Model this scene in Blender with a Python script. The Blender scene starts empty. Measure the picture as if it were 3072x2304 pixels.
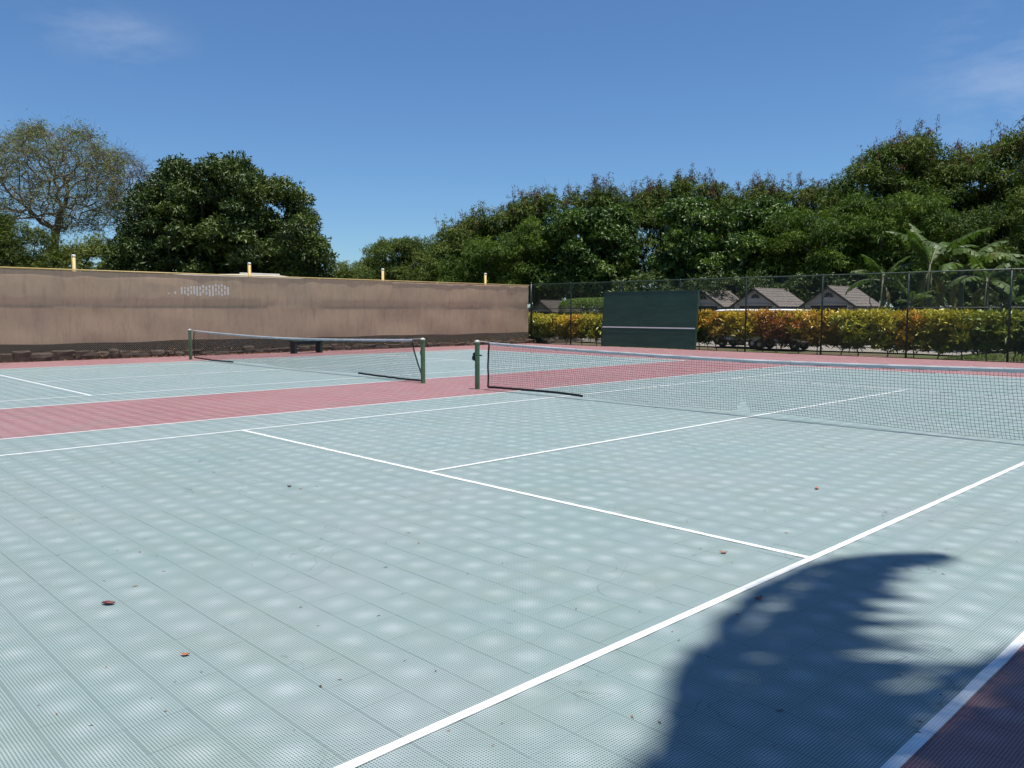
import bpy, math, random
import numpy as np
from mathutils import Vector
rs = np.random.RandomState(7)
random.seed(7)
PI = math.pi
SC = bpy.context.scene
COL = SC.collection

# ------------------------------------------------------------------ camera, sky, sun, exposure
CAM = np.array([6.56098, -11.56697, 1.64154])
YAW, PITCH, ROLL, FPX = -0.7998074, -0.0880280, 0.000938, 2461.295      # focal length in photo pixels (3072 wide)
_f = np.array([math.sin(YAW)*math.cos(PITCH), math.cos(YAW)*math.cos(PITCH), math.sin(PITCH)])
_r = np.array([math.cos(YAW), -math.sin(YAW), 0.0]); _u = np.cross(_r, _f)
_r, _u = _r*math.cos(ROLL)+_u*math.sin(ROLL), -_r*math.sin(ROLL)+_u*math.cos(ROLL)
cd = bpy.data.cameras.new('camera'); cam = bpy.data.objects.new('camera', cd); COL.objects.link(cam)
cd.sensor_width = 36; cd.lens = 36*FPX/3072; cd.clip_start = 0.05; cd.clip_end = 4000
from mathutils import Matrix
M = Matrix(((_r[0], _u[0], -_f[0], CAM[0]), (_r[1], _u[1], -_f[1], CAM[1]), (_r[2], _u[2], -_f[2], CAM[2]), (0, 0, 0, 1)))
cam.matrix_world = M
SC.camera = cam

SUN_EL, SUN_AZ = math.radians(79), math.radians(10)      # azimuth measured from +X towards +Y
SKY_STRENGTH = 0.061
w = bpy.data.worlds.new('World'); SC.world = w; w.use_nodes = True
nt = w.node_tree; nt.nodes.clear()
wo = nt.nodes.new('ShaderNodeOutputWorld'); bg = nt.nodes.new('ShaderNodeBackground')
sky = nt.nodes.new('ShaderNodeTexSky'); sky.sky_type = 'NISHITA'; sky.sun_disc = False
sky.sun_elevation = SUN_EL; sky.sun_rotation = PI/2-SUN_AZ
sky.altitude = 0; sky.air_density = 1.0; sky.dust_density = 0.15; sky.ozone_density = 4.0
bg.inputs['Strength'].default_value = SKY_STRENGTH
nt.links.new(bg.outputs[0], wo.inputs[0])

def ray(px, py):
    return _f + _r*(px-1536)/FPX + _u*(1152-py)/FPX
def at(px, py, depth):
    return CAM + ray(px, py)*depth
def gnd(px, py, z=0.0):
    d = ray(px, py); return CAM + d*((z-CAM[2])/d[2])
def onY(px, py, Y):
    d = ray(px, py); return CAM + d*((Y-CAM[1])/d[1])

def onX(px, py, X):
    d = ray(px, py); return CAM + d*((X-CAM[0])/d[0])

# thin high cloud wisps, part of the sky
def sky_nodes():
    L = nt.links
    tc = nt.nodes.new('ShaderNodeTexCoord')
    mp = nt.nodes.new('ShaderNodeMapping'); mp.inputs['Scale'].default_value = (3.0, 3.0, 9.0)
    mp.inputs['Rotation'].default_value = (0.15, 0.1, 0.6)
    no = nt.nodes.new('ShaderNodeTexNoise'); no.inputs['Scale'].default_value = 2.2
    no.inputs['Detail'].default_value = 9; no.inputs['Roughness'].default_value = 0.62
    L.new(tc.outputs['Generated'], mp.inputs['Vector']); L.new(mp.outputs[0], no.inputs['Vector'])
    cr = nt.nodes.new('ShaderNodeMapRange'); cr.inputs[1].default_value = 0.47; cr.inputs[2].default_value = 0.75
    L.new(no.outputs[0], cr.inputs[0])
    tot = None
    for px, py, size, amp in [(370, 120, 0.055, 0.20), (210, 60, 0.05, 0.10), (3090, 260, 0.10, 0.22), (2980, 90, 0.07, 0.10), (-900, 300, 0.16, 0.4), (4300, 200, 0.2, 0.4), (5200, 500, 0.2, 0.5)]:
        d = ray(px, py); d = d/np.linalg.norm(d)
        vm = nt.nodes.new('ShaderNodeVectorMath'); vm.operation = 'SUBTRACT'; vm.inputs[1].default_value = d
        nm = nt.nodes.new('ShaderNodeVectorMath'); nm.operation = 'NORMALIZE'
        L.new(tc.outputs['Generated'], nm.inputs[0]); L.new(nm.outputs[0], vm.inputs[0])
        sc = nt.nodes.new('ShaderNodeVectorMath'); sc.operation = 'MULTIPLY'; sc.inputs[1].default_value = (1, 1, 1.9)
        L.new(vm.outputs[0], sc.inputs[0])
        ln = nt.nodes.new('ShaderNodeVectorMath'); ln.operation = 'LENGTH'; L.new(sc.outputs[0], ln.inputs[0])
        mr = nt.nodes.new('ShaderNodeMapRange'); mr.interpolation_type = 'SMOOTHSTEP'
        mr.inputs[1].default_value = size*1.6; mr.inputs[2].default_value = 0.0; mr.inputs[3].default_value = 0; mr.inputs[4].default_value = amp
        L.new(ln.outputs['Value'], mr.inputs[0])
        if tot is None: tot = mr.outputs[0]
        else:
            a = nt.nodes.new('ShaderNodeMath'); a.operation = 'ADD'; L.new(tot, a.inputs[0]); L.new(mr.outputs[0], a.inputs[1]); tot = a.outputs[0]
    mu = nt.nodes.new('ShaderNodeMath'); mu.operation = 'MULTIPLY'; mu.use_clamp = True
    L.new(tot, mu.inputs[0]); L.new(cr.outputs[0], mu.inputs[1])
    hs = nt.nodes.new('ShaderNodeMix'); hs.data_type = 'RGBA'; hs.blend_type = 'MULTIPLY'; hs.inputs[0].default_value = 1
    hs.inputs[7].default_value = SKY_TINT
    L.new(sky.outputs[0], hs.inputs[6])
    mx = nt.nodes.new('ShaderNodeMix'); mx.data_type = 'RGBA'
    L.new(mu.outputs[0], mx.inputs[0]); L.new(hs.outputs[2], mx.inputs[6]); mx.inputs[7].default_value = (8.5, 9.0, 10.0, 1)
    L.new(mx.outputs[2], bg.inputs['Color'])
SKY_TINT = (0.73, 0.97, 1.19, 1)
sky_nodes()

sd = bpy.data.lights.new('sun', 'SUN'); sd.energy = 4.4; sd.angle = math.radians(0.53); sd.color = (1.0, 0.96, 0.90)
sun = bpy.data.objects.new('sun', sd); COL.objects.link(sun)
S = Vector((math.cos(SUN_EL)*math.cos(SUN_AZ), math.cos(SUN_EL)*math.sin(SUN_AZ), math.sin(SUN_EL)))
sun.rotation_euler = (-S).to_track_quat('-Z', 'Y').to_euler(); sun.location = S*60
SC.view_settings.view_transform = 'Standard'; SC.view_settings.look = 'None'
SC.view_settings.exposure = 0.68; SC.view_settings.gamma = 1; SC.view_settings.use_curve_mapping = False

# ------------------------------------------------------------------ helpers
def lin(r, g, b):
    f = lambda c: (c/255/12.92) if c/255 <= .04045 else ((c/255+.055)/1.055)**2.4
    return (f(r), f(g), f(b), 1.0)

class MB:
    """collects vertices and faces; build() links them as one mesh object"""
    def __init__(s): s.v = []; s.f = []; s.n = 0
    def add(s, verts, faces):
        b = s.n; s.v.extend([tuple(map(float, q)) for q in verts]); s.f.extend([tuple(i+b for i in q) for q in faces]); s.n += len(verts); return s
    def box(s, c, d, rz=0.0, bev=0.0):
        x, y, z = d[0]/2, d[1]/2, d[2]/2; ca, sa = math.cos(rz), math.sin(rz)
        if bev <= 0:
            pts = [(-x, -y, -z), (x, -y, -z), (x, y, -z), (-x, y, -z), (-x, -y, z), (x, -y, z), (x, y, z), (-x, y, z)]
            fs = [(0, 3, 2, 1), (4, 5, 6, 7), (0, 1, 5, 4), (1, 2, 6, 5), (2, 3, 7, 6), (3, 0, 4, 7)]
        else:
            b = min(bev, x*.9, y*.9, z*.9); pts = []; ring = lambda X, Y, zz: [(-X, -Y, zz), (X, -Y, zz), (X, Y, zz), (-X, Y, zz)]
            pts = ring(x-b, y-b, -z)+ring(x, y, -z+b)+ring(x, y, z-b)+ring(x-b, y-b, z)
            fs = [(3, 2, 1, 0), (12, 13, 14, 15)]
            for k in range(3):
                for i in range(4):
                    j = (i+1) % 4; fs.append((4*k+i, 4*k+j, 4*k+4+j, 4*k+4+i))
        return s.add([(c[0]+p[0]*ca-p[1]*sa, c[1]+p[0]*sa+p[1]*ca, c[2]+p[2]) for p in pts], fs)
    def tube(s, pts, rad, sides=8, caps=True):
        pts = [np.array(q, float) for q in pts]; n = len(pts)
        rad = rad if hasattr(rad, '__len__') else [rad]*n
        vs = []; up = None
        for i in range(n):
            t = pts[min(i+1, n-1)]-pts[max(i-1, 0)]; t = t/(np.linalg.norm(t)+1e-12)
            if up is None: up = np.array([0, 0, 1.]) if abs(t[2]) < .9 else np.array([1., 0, 0])
            a = np.cross(up, t); a /= np.linalg.norm(a)+1e-12; b = np.cross(t, a); up = b
            for k in range(sides):
                an = 2*PI*k/sides; vs.append(pts[i]+rad[i]*(math.cos(an)*a+math.sin(an)*b))
        fs = []
        for i in range(n-1):
            for k in range(sides):
                k2 = (k+1) % sides; fs.append((i*sides+k, i*sides+k2, (i+1)*sides+k2, (i+1)*sides+k))
        if caps: fs.append(tuple(range(sides))[::-1]); fs.append(tuple((n-1)*sides+k for k in range(sides)))
        return s.add(vs, fs)
    def lathe(s, c, prof, sides=16):
        """prof: list of (radius, z)"""
        vs = []; fs = []
        for r_, z in prof:
            for k in range(sides):
                a = 2*PI*k/sides; vs.append((c[0]+r_*math.cos(a), c[1]+r_*math.sin(a), c[2]+z))
        for i in range(len(prof)-1):
            for k in range(sides):
                k2 = (k+1) % sides; fs.append((i*sides+k, i*sides+k2, (i+1)*sides+k2, (i+1)*sides+k))
        fs.append(tuple(range(sides))[::-1]); fs.append(tuple((len(prof)-1)*sides+k for k in range(sides)))
        return s.add(vs, fs)
    def prism(s, poly, axis, a, b):
        """poly: 2D outline extruded along axis ('x','y','z') from a to b"""
        def P(q, t): return {'x': (t, q[0], q[1]), 'y': (q[0], t, q[1]), 'z': (q[0], q[1], t)}[axis]
        n = len(poly); vs = [P(q, a) for q in poly]+[P(q, b) for q in poly]
        fs = [tuple(range(n))[::-1], tuple(range(n, 2*n))]+[(i, (i+1) % n, n+(i+1) % n, n+i) for i in range(n)]
        return s.add(vs, fs)
    def mesh(s, name):
        m = bpy.data.meshes.new(name); m.from_pydata(s.v, [], s.f); m.update(); return m
    def build(s, name, mat=None, parent=None, smooth=False, fix=False):
        m = s.mesh(name)
        if fix:
            import bmesh
            bm = bmesh.new(); bm.from_mesh(m); bmesh.ops.recalc_face_normals(bm, faces=bm.faces); bm.to_mesh(m); bm.free()
        return obj(name, m, mat, parent, smooth)

def obj(name, m, mat=None, parent=None, smooth=False):
    o = bpy.data.objects.new(name, m); COL.objects.link(o)
    if mat: m.materials.append(mat)
    if parent: o.parent = parent
    if smooth: m.polygons.foreach_set('use_smooth', [True]*len(m.polygons))
    return o
def thing(name, label, cat, group=None):
    o = bpy.data.objects.new(name, None); COL.objects.link(o); o.empty_display_size = .2
    return tag(o, label, cat, group)
def tag(o, label, cat, group=None):
    o['label'] = label; o['category'] = cat
    if group: o['group'] = group
    return o
def struct(o): o['kind'] = 'structure'; return o
def stuff(o, label=None):
    o['kind'] = 'stuff'
    if label: o['label'] = label
    return o

# ---- materials
class NM:
    def __init__(s, name):
        s.m = bpy.data.materials.new(name); s.m.use_nodes = True; s.t = s.m.node_tree
        s.b = s.t.nodes['Principled BSDF']; s.out = s.t.nodes['Material Output']
    def n(s, t): return s.t.nodes.new(t)
    def lk(s, a, b): s.t.links.new(a, b)
    def val(s, sock, v):
        if isinstance(v, (int, float)): sock.default_value = v
        elif isinstance(v, tuple): sock.default_value = v
        else: s.lk(v, sock)
    def math(s, op, a, b=0.0, c=None, clamp=False):
        q = s.n('ShaderNodeMath'); q.operation = op; q.use_clamp = clamp
        s.val(q.inputs[0], a); s.val(q.inputs[1], b)
        if c is not None: s.val(q.inputs[2], c)
        return q.outputs[0]
    def noise(s, scale, detail=4, rough=.55, vec=None, dist=0.0, out=0):
        q = s.n('ShaderNodeTexNoise'); q.inputs['Scale'].default_value = scale; q.inputs['Detail'].default_value = detail
        q.inputs['Roughness'].default_value = rough; q.inputs['Distortion'].default_value = dist
        if vec is not None: s.lk(vec, q.inputs['Vector'])
        return q.outputs[out]
    def pos(s): return s.n('ShaderNodeNewGeometry').outputs['Position']
    def objc(s): return s.n('ShaderNodeTexCoord').outputs['Object']
    def scale(s, vec, sc):
        q = s.n('ShaderNodeMapping'); q.inputs['Scale'].default_value = sc; s.lk(vec, q.inputs['Vector']); return q.outputs[0]
    def mr(s, v, a, b, c=0.0, d=1.0, smooth=False):
        q = s.n('ShaderNodeMapRange'); s.val(q.inputs[0], v)
        for i, x in enumerate((a, b, c, d)): q.inputs[i+1].default_value = x
        if smooth: q.interpolation_type = 'SMOOTHSTEP'
        return q.outputs[0]
    def mix(s, fac, a, b, mode='MIX'):
        q = s.n('ShaderNodeMix'); q.data_type = 'RGBA'; q.blend_type = mode
        s.val(q.inputs[0], fac); s.val(q.inputs[6], a); s.val(q.inputs[7], b); return q.outputs[2]
    def ramp(s, fac, stops):
        q = s.n('ShaderNodeValToRGB'); e = q.color_ramp.elements
        while len(e) < len(stops): e.new(.5)
        for el, (p_, c) in zip(e, stops): el.position = p_; el.color = c
        s.lk(fac, q.inputs[0]); return q.outputs[0]
    def bump(s, h, strength=.3, dist=.01):
        q = s.n('ShaderNodeBump'); q.inputs['Strength'].default_value = strength; q.inputs['Distance'].default_value = dist
        s.lk(h, q.inputs['Height']); s.lk(q.outputs[0], s.b.inputs['Normal'])
    def base(s, c, rough=.6, metal=0.0, spec=.5):
        s.val(s.b.inputs['Base Color'], c); s.val(s.b.inputs['Roughness'], rough); s.b.inputs['Metallic'].default_value = metal
        s.b.inputs['Specular IOR Level'].default_value = spec
        return s.m

def plain(name, c, rough=.6, metal=0.0, spec=.4, var=.25, scale=6.0, bump=0.0):
    """paint / plastic / metal with worn, uneven tone"""
    q = NM(name); p = q.pos()
    n1 = q.noise(scale, 6, .6, p); n2 = q.noise(scale*9, 3, .6, p)
    f = q.math('ADD', q.math('MULTIPLY', n1, .7), q.math('MULTIPLY', n2, .3))
    dark = tuple(x*(1-var) for x in c[:3])+(1,); lite = tuple(min(1, x*(1+var)) for x in c[:3])+(1,)
    col = q.mix(q.mr(f, .3, .7), dark, lite)
    if bump: q.bump(n2, bump, .01)
    return q.base(col, q.mr(n1, .3, .7, max(.05, rough-.08), min(1, rough+.1)), metal, spec)

def leafmat(name, stops, trans=.25, rough=.5, spec=.35, tcol=None):
    q = NM(name); a = q.n('ShaderNodeAttribute'); a.attribute_name = 'rnd'
    col = q.ramp(a.outputs['Fac'], stops)
    q.base(col, rough, 0, spec)
    tr = q.n('ShaderNodeBsdfTranslucent'); ms = q.n('ShaderNodeMixShader'); ms.inputs[0].default_value = trans
    tc = q.mix(1.0, col, tcol or (1.0, 1.15, .5, 1), 'MULTIPLY'); q.lk(tc, tr.inputs['Color'])
    q.lk(q.b.outputs[0], ms.inputs[1]); q.lk(tr.outputs[0], ms.inputs[2]); q.lk(ms.outputs[0], q.out.inputs['Surface'])
    return q.m

# ---- fast leaves: arrays -> one mesh
def leaf_mesh(name, P, D, U, L, W, rnd, fold=.25, mat=None, parent=None, long=False):
    """P base points, D unit directions, U rough up vectors; diamond leaves folded on the midrib (long: strap leaves with a bend)"""
    N = len(P); Sd = np.cross(D, U); Sd /= np.linalg.norm(Sd, axis=1, keepdims=True)+1e-9
    Nn = np.cross(Sd, D); L = np.broadcast_to(L, (N,))[:, None]; W = np.broadcast_to(W, (N,))[:, None]
    if not long:
        V = np.empty((N, 4, 3)); V[:, 0] = P; V[:, 1] = P+D*L*.45+Sd*W*.5+Nn*W*fold; V[:, 2] = P+D*L-Nn*L*.08; V[:, 3] = P+D*L*.45-Sd*W*.5+Nn*W*fold
        T = np.array([[0, 1, 2], [0, 2, 3]]); k = 4
    else:
        V = np.empty((N, 6, 3)); dr = np.array([0, 0, -1.])
        V[:, 0] = P; V[:, 1] = P+D*L*.4+Sd*W*.5; V[:, 2] = P+D*L*.4-Sd*W*.5
        V[:, 3] = P+D*L*.75+Sd*W*.42+dr*L*.07; V[:, 4] = P+D*L*.75-Sd*W*.42+dr*L*.07; V[:, 5] = P+D*L+dr*L*.2
        T = np.array([[0, 2, 1], [1, 2, 4], [1, 4, 3], [3, 4, 5]]); k = 6
    F = (np.arange(N)[:, None, None]*k+T[None]).reshape(-1, 3); V = V.reshape(-1, 3)
    m = bpy.data.meshes.new(name); nf = len(F)
    m.vertices.add(len(V)); m.vertices.foreach_set('co', V.astype(np.float32).ravel())
    m.loops.add(nf*3); m.loops.foreach_set('vertex_index', F.astype(np.int32).ravel())
    m.polygons.add(nf); m.polygons.foreach_set('loop_start', np.arange(0, nf*3, 3, dtype=np.int32))
    m.update()
    at_ = m.attributes.new('rnd', 'FLOAT', 'FACE'); at_.data.foreach_set('value', np.repeat(np.clip(rnd, 0, 1), len(T)).astype(np.float32))
    return obj(name, m, mat, parent)

def unit(a): return a/(np.linalg.norm(a, axis=-1, keepdims=True)+1e-9)

def clump_leaves(cl, dens, k, L, W, droop=.35, squash=.85, spread=.8, crnd=.5, fill=.3):
    """cl: (n,4) clump centres+radius -> arrays for leaf_mesh; rosettes of k leaves on and inside each clump's shell"""
    P = []; D = []; U = []; Ls = []; Ws = []; R = []
    for c in cl:
        r = c[3]; m = max(6, int(dens*r*r)); o = unit(rs.randn(m, 3)); o[:, 2] = np.where(o[:, 2] < -.3, -o[:, 2]*.6, o[:, 2]); o = unit(o)
        rad = r*np.where(rs.rand(m) < fill, rs.rand(m)**.5*.8, .8+.25*rs.rand(m)+.10*rs.randn(m))
        bump_ = 1+.18*np.sin(o[:, 0]*5+c[0]*3)*np.sin(o[:, 1]*5+c[1]*2)*np.cos(o[:, 2]*4+c[2])
        q = c[:3]+o*np.array([1, 1, squash])*(rad*bump_)[:, None]
        q = np.repeat(q, k, 0); oo = np.repeat(unit(o+np.array([0, 0, .5])), k, 0); n = len(q)
        d = unit(oo*.55+rs.randn(n, 3)*spread+np.array([0, 0, -droop]))
        P.append(q+rs.randn(n, 3)*L*.15); D.append(d); U.append(unit(oo+rs.randn(n, 3)*.5))
        Ls.append(L*(.6+.7*rs.rand(n))); Ws.append(W*(.7+.6*rs.rand(n)))
        R.append(np.clip(crnd*rs.rand()+(1-crnd)*np.repeat(rs.rand(m), k)*.6+(1-crnd)*.4*rs.rand(n), 0, 1))
    return [np.concatenate(a) for a in (P, D, U, Ls, Ws, R)]

def in_poly(poly, pts):
    x, y = pts[:, 0], pts[:, 1]; ins = np.zeros(len(pts), bool); n = len(poly)
    for i in range(n):
        x1, y1 = poly[i]; x2, y2 = poly[(i+1) % n]
        c = ((y1 > y) != (y2 > y)) & (x < (x2-x1)*(y-y1)/((y2-y1) or 1e-9)+x1); ins ^= c
    return ins

def clumps_in(poly, depth, dhalf, n, rmin, rmax, edge=.5):
    """clump centres filling the solid whose outline from the court is poly (photo pixels) at a given distance"""
    poly = np.array(poly, float); lo, hi = poly.min(0), poly.max(0); cen = (lo+hi)/2; half = (hi-lo)/2; out = []; ppm = FPX/depth
    tries = 0
    while len(out) < n and tries < 400:
        tries += 1
        q = lo+(hi-lo)*rs.rand(60, 2); r = rmin+(rmax-rmin)*rs.rand(60)
        ok = in_poly(poly, q)
        for dx, dy in ((1, 0), (-1, 0), (0, -1)):
            ok &= in_poly(poly, q+np.stack([r*ppm*edge*dx*1.2, r*ppm*edge*dy*1.2], 1))
        for j in np.where(ok)[0]:
            e = min(1, np.linalg.norm((q[j]-cen)/half)); d = depth+dhalf*(2*rs.rand()-1)*math.sqrt(max(.05, 1-e*e*.9))
            out.append([*at(q[j, 0], q[j, 1], d), r[j]])
            if len(out) >= n: break
    return np.array(out)

def limbs(root, top, pts, r_tip, r_max, bf=.35, jit=.12):
    """branching skeleton: trunk root->top, then every point joins its cheapest node; pipe-model radii"""
    n0 = 5; nodes = [root+(top-root)*t+(rs.randn(3)*.06*np.linalg.norm(top-root)*math.sin(t*PI)) for t in np.linspace(0, 1, n0)]
    par = [-1]+list(range(n0-1)); plen = list(np.cumsum([0]+[np.linalg.norm(nodes[i+1]-nodes[i]) for i in range(n0-1)]))
    order = np.argsort(np.linalg.norm(pts-top, axis=1))
    A = np.array(nodes)
    for j in order:
        p = pts[j]; d = np.linalg.norm(A-p, axis=1); cost = d+bf*np.array(plen)
        cost[:n0-2] += 1e3
        b = int(np.argmin(cost)); dist = d[b]; k = max(1, int(dist/.9)); prev = b
        for s_ in range(1, k+1):
            q = A[b]+(p-A[b])*s_/k+(rs.randn(3)*jit*dist/k if s_ < k else 0)
            nodes.append(q); par.append(prev); plen.append(plen[prev]+np.linalg.norm(q-nodes[prev])); prev = len(nodes)-1
        A = np.array(nodes)
    w_ = np.zeros(len(nodes)); ch = [[] for _ in nodes]
    for i, q in enumerate(par):
        if q >= 0: ch[q].append(i)
    for i in range(len(nodes)-1, -1, -1):
        w_[i] = (sum(w_[c]**2.2 for c in ch[i]))**(1/2.2) if ch[i] else 1.0
    rad = np.minimum(r_tip*w_, r_max)
    return A, par, ch, rad

def limb_mesh(name, A, par, ch, rad, mat, parent, sides=5):
    mb = MB(); seen = set()
    def chain(i, start):
        pts = [A[start]] if start is not None else []; rr = [min(rad[start], rad[i]*1.25)] if start is not None else []
        while True:
            pts.append(A[i]); rr.append(rad[i])
            if not ch[i]: break
            c = sorted(ch[i], key=lambda q: -rad[q])
            for o in c[1:]: todo.append((o, i))
            i = c[0]
        sd_ = sides+3 if rr[0] > .12 else (sides if rr[0] > .03 else 3)
        if len(pts) > 1: mb.tube(pts, rr, sd_, caps=False)
    todo = [(0, None)]
    while todo:
        i, st = todo.pop(); chain(i, st)
    return mb.build(name, mat, parent, smooth=True)

# ------------------------------------------------------------------ materials
def court_material():
    q = NM('court_tile_plastic'); p = q.pos(); sx = q.n('ShaderNodeSeparateXYZ'); q.lk(p, sx.inputs[0]); x, y = sx.outputs[0], sx.outputs[1]
    def inside(cx, cy):
        a = q.math('LESS_THAN', q.math('ABSOLUTE', q.math('SUBTRACT', x, cx)), 5.485)
        b = q.math('LESS_THAN', q.math('ABSOLUTE', q.math('SUBTRACT', y, cy)), 11.885)
        return q.math('MULTIPLY', a, b)
    court = q.math('MAXIMUM', inside(0, 0), inside(C2X, C2Y))
    gx = q.math('DIVIDE', q.math('SUBTRACT', x, TX0), TP); gy = q.math('DIVIDE', y, TP)
    tx = q.math('SUBTRACT', q.math('FRACT', gx), .5); ty = q.math('SUBTRACT', q.math('FRACT', gy), .5)
    r2 = q.math('ADD', q.math('MULTIPLY', tx, tx), q.math('MULTIPLY', ty, ty)); r_ = q.math('SQRT', r2)
    cv = q.n('ShaderNodeCombineXYZ'); q.lk(q.math('FLOOR', gx), cv.inputs[0]); q.lk(q.math('FLOOR', gy), cv.inputs[1])
    wn = q.n('ShaderNodeTexWhiteNoise'); wn.noise_dimensions = '2D'; q.lk(cv.outputs[0], wn.inputs['Vector']); rnd = wn.outputs['Value']
    big = q.noise(.55, 5, .55, p); mid = q.noise(5.0, 5, .6, p); fine = q.noise(60.0, 3, .6, p)
    wear = q.mr(q.math('ADD', r_, q.math('MULTIPLY', q.math('SUBTRACT', mid, .5), .45)), -.05, .45, 1.0, 0.0, True)
    wear = q.math('MULTIPLY', wear, q.math('MULTIPLY_ADD', rnd, .6, .4))
    # colours: teal court, dull red run-off; both chalked pale where the crowned tile centres wear
    teal = q.mix(q.mr(big, .35, .65), (.225, .302, .300, 1), (.265, .315, .315, 1))
    teal = q.mix(q.math('MULTIPLY', rnd, .35), teal, (.25, .325, .295, 1))
    red = q.mix(q.mr(big, .35, .65), (.295, .152, .155, 1), (.335, .185, .188, 1))
    red = q.mix(q.math('MULTIPLY', rnd, .35), red, (.33, .12, .13, 1))
    base = q.mix(court, red, teal)
    pale = q.mix(court, (.58, .38, .39, 1), (.52, .57, .58, 1))
    col = q.mix(q.math('MULTIPLY', wear, .47), base, pale)
    # grime: grey-green film
    col = q.mix(q.math('MULTIPLY', q.mr(q.noise(1.7, 7, .65, p), .45, .75), .38), col, (.22, .26, .20, 1))
    # near end greyed in the colour, standing in for shaded holes seen steeply
    near_grey = q.mr(q.math('ADD', y, q.math('MULTIPLY', big, 3.0)), -10.5, -3.5, .20, 0.0, True)
    col = q.mix(near_grey, col, (.20, .235, .225, 1))
    # scuffs: thin curved marks in worn areas
    sc1 = q.math('LESS_THAN', q.math('ABSOLUTE', q.math('SUBTRACT', q.noise(1.3, 2, .5, p, 1.2), .5)), .0035)
    sc1 = q.math('MULTIPLY', sc1, q.mr(q.noise(.8, 3, .5, q.scale(p, (1, 1.7, 1))), .52, .62))
    col = q.mix(q.math('MULTIPLY', sc1, .45), col, (.10, .12, .11, 1))
    # perforations
    HP = TP/20
    hx = q.math('SUBTRACT', q.math('FRACT', q.math('DIVIDE', q.math('SUBTRACT', x, TX0), HP)), .5)
    hy = q.math('SUBTRACT', q.math('FRACT', q.math('DIVIDE', y, HP)), .5)
    hr = q.math('SQRT', q.math('ADD', q.math('MULTIPLY', hx, hx), q.math('MULTIPLY', hy, hy)))
    hole = q.mr(hr, .29, .39, 1.0, 0.0)
    rim = q.math('LESS_THAN', q.math('MAXIMUM', q.math('ABSOLUTE', tx), q.math('ABSOLUTE', ty)), .492)
    hole = q.math('MULTIPLY', hole, rim)
    col = q.mix(q.math('MULTIPLY', hole, .80), col, q.mix(court, (.05, .02, .025, 1), (.02, .05, .055, 1)))
    col = q.mix(q.math('MULTIPLY', q.math('SUBTRACT', fine, .5), .5), col, (.5, .5, .5, 1), 'OVERLAY')
    return q.base(col, .62, 0, .25)

def line_material():
    q = NM('line_paint'); p = q.pos(); sx = q.n('ShaderNodeSeparateXYZ'); q.lk(p, sx.inputs[0]); HP = TP/20
    hx = q.math('SUBTRACT', q.math('FRACT', q.math('DIVIDE', q.math('SUBTRACT', sx.outputs[0], TX0), HP)), .5)
    hy = q.math('SUBTRACT', q.math('FRACT', q.math('DIVIDE', sx.outputs[1], HP)), .5)
    hr = q.math('SQRT', q.math('ADD', q.math('MULTIPLY', hx, hx), q.math('MULTIPLY', hy, hy)))
    n1 = q.noise(9, 6, .65, p); n2 = q.noise(1.1, 4, .6, p)
    col = q.mix(q.mr(q.math('ADD', n1, q.math('MULTIPLY', n2, .4)), .55, .95), (.74, .75, .74, 1), (.54, .57, .56, 1))
    col = q.mix(q.math('MULTIPLY', q.mr(hr, .22, .32, 1, 0), .55), col, (.32, .36, .36, 1))
    gxx = q.math('FRACT', q.math('DIVIDE', q.math('SUBTRACT', sx.outputs[0], TX0), TP)); gyy = q.math('FRACT', q.math('DIVIDE', sx.outputs[1], TP))
    ed = q.math('MAXIMUM', q.math('ABSOLUTE', q.math('SUBTRACT', gxx, .5)), q.math('ABSOLUTE', q.math('SUBTRACT', gyy, .5)))
    col = q.mix(q.math('MULTIPLY', q.math('GREATER_THAN', ed, .492), .5), col, (.25, .28, .27, 1))
    return q.base(col, .6, 0, .3)

C2X, C2Y = -14.7247, 0.05
TP, TX0 = 0.25, 0.025
M_court = court_material(); M_line = line_material()
M_slab = plain('slab_under_tiles', (.10, .13, .13, 1), .9, var=.3)
M_greenpost = plain('green_post_paint', (.075, .155, .075, 1), .42, var=.35, scale=5, bump=.05)
M_paleCap = plain('weathered_cap', (.42, .45, .38, 1), .55, var=.2)
M_crank = plain('dark_green_crank', (.018, .05, .05, 1), .4, var=.3)
M_cord = plain('black_net_cord', (.012, .016, .02, 1), .75, var=.3)
M_tape = plain('black_vinyl_tape', (.010, .010, .014, 1), .5, var=.3)
M_band = plain('white_headband_vinyl', (.50, .51, .50, 1), .5, var=.14, scale=3)
M_cable = plain('white_cable', (.55, .55, .52, 1), .4, var=.15)
M_darkgreen = plain('dark_green_metal', (.010, .020, .016, 1), .4, var=.35)
M_greenwire = plain('green_vinyl_wire', (.055, .085, .065, 1), .4, var=.25)
M_yellow = plain('mustard_pipe_paint', (.47, .335, .12, 1), .45, var=.18, scale=4)
M_tanwire = plain('tan_wire', (.50, .42, .31, 1), .5, var=.2)
M_white = plain('white_cap_paint', (.8, .79, .74, 1), .5, var=.1)
M_bench = plain('dark_bench_wood', (.016, .028, .026, 1), .6, var=.35, bump=.1)
M_shedwall = plain('shed_siding', (.36, .325, .29, 1), .8, var=.1, scale=2)
M_shedwall2 = plain('shed_siding_green_grey', (.16, .16, .12, 1), .8, var=.15, scale=2)
M_trim = plain('shed_trim', (.32, .30, .27, 1), .7, var=.1)
M_dark = plain('dark_opening', (.012, .012, .013, 1), .8, var=.2)
M_shingle = plain('roof_tile_grey_brown', (.13, .112, .098, 1), .85, var=.35, scale=5, bump=.2)
M_cartwhite = plain('cart_white_plastic', (.78, .78, .75, 1), .35, var=.05)
M_cartbody = plain('cart_cream_body', (.50, .48, .43, 1), .35, var=.08)
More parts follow.
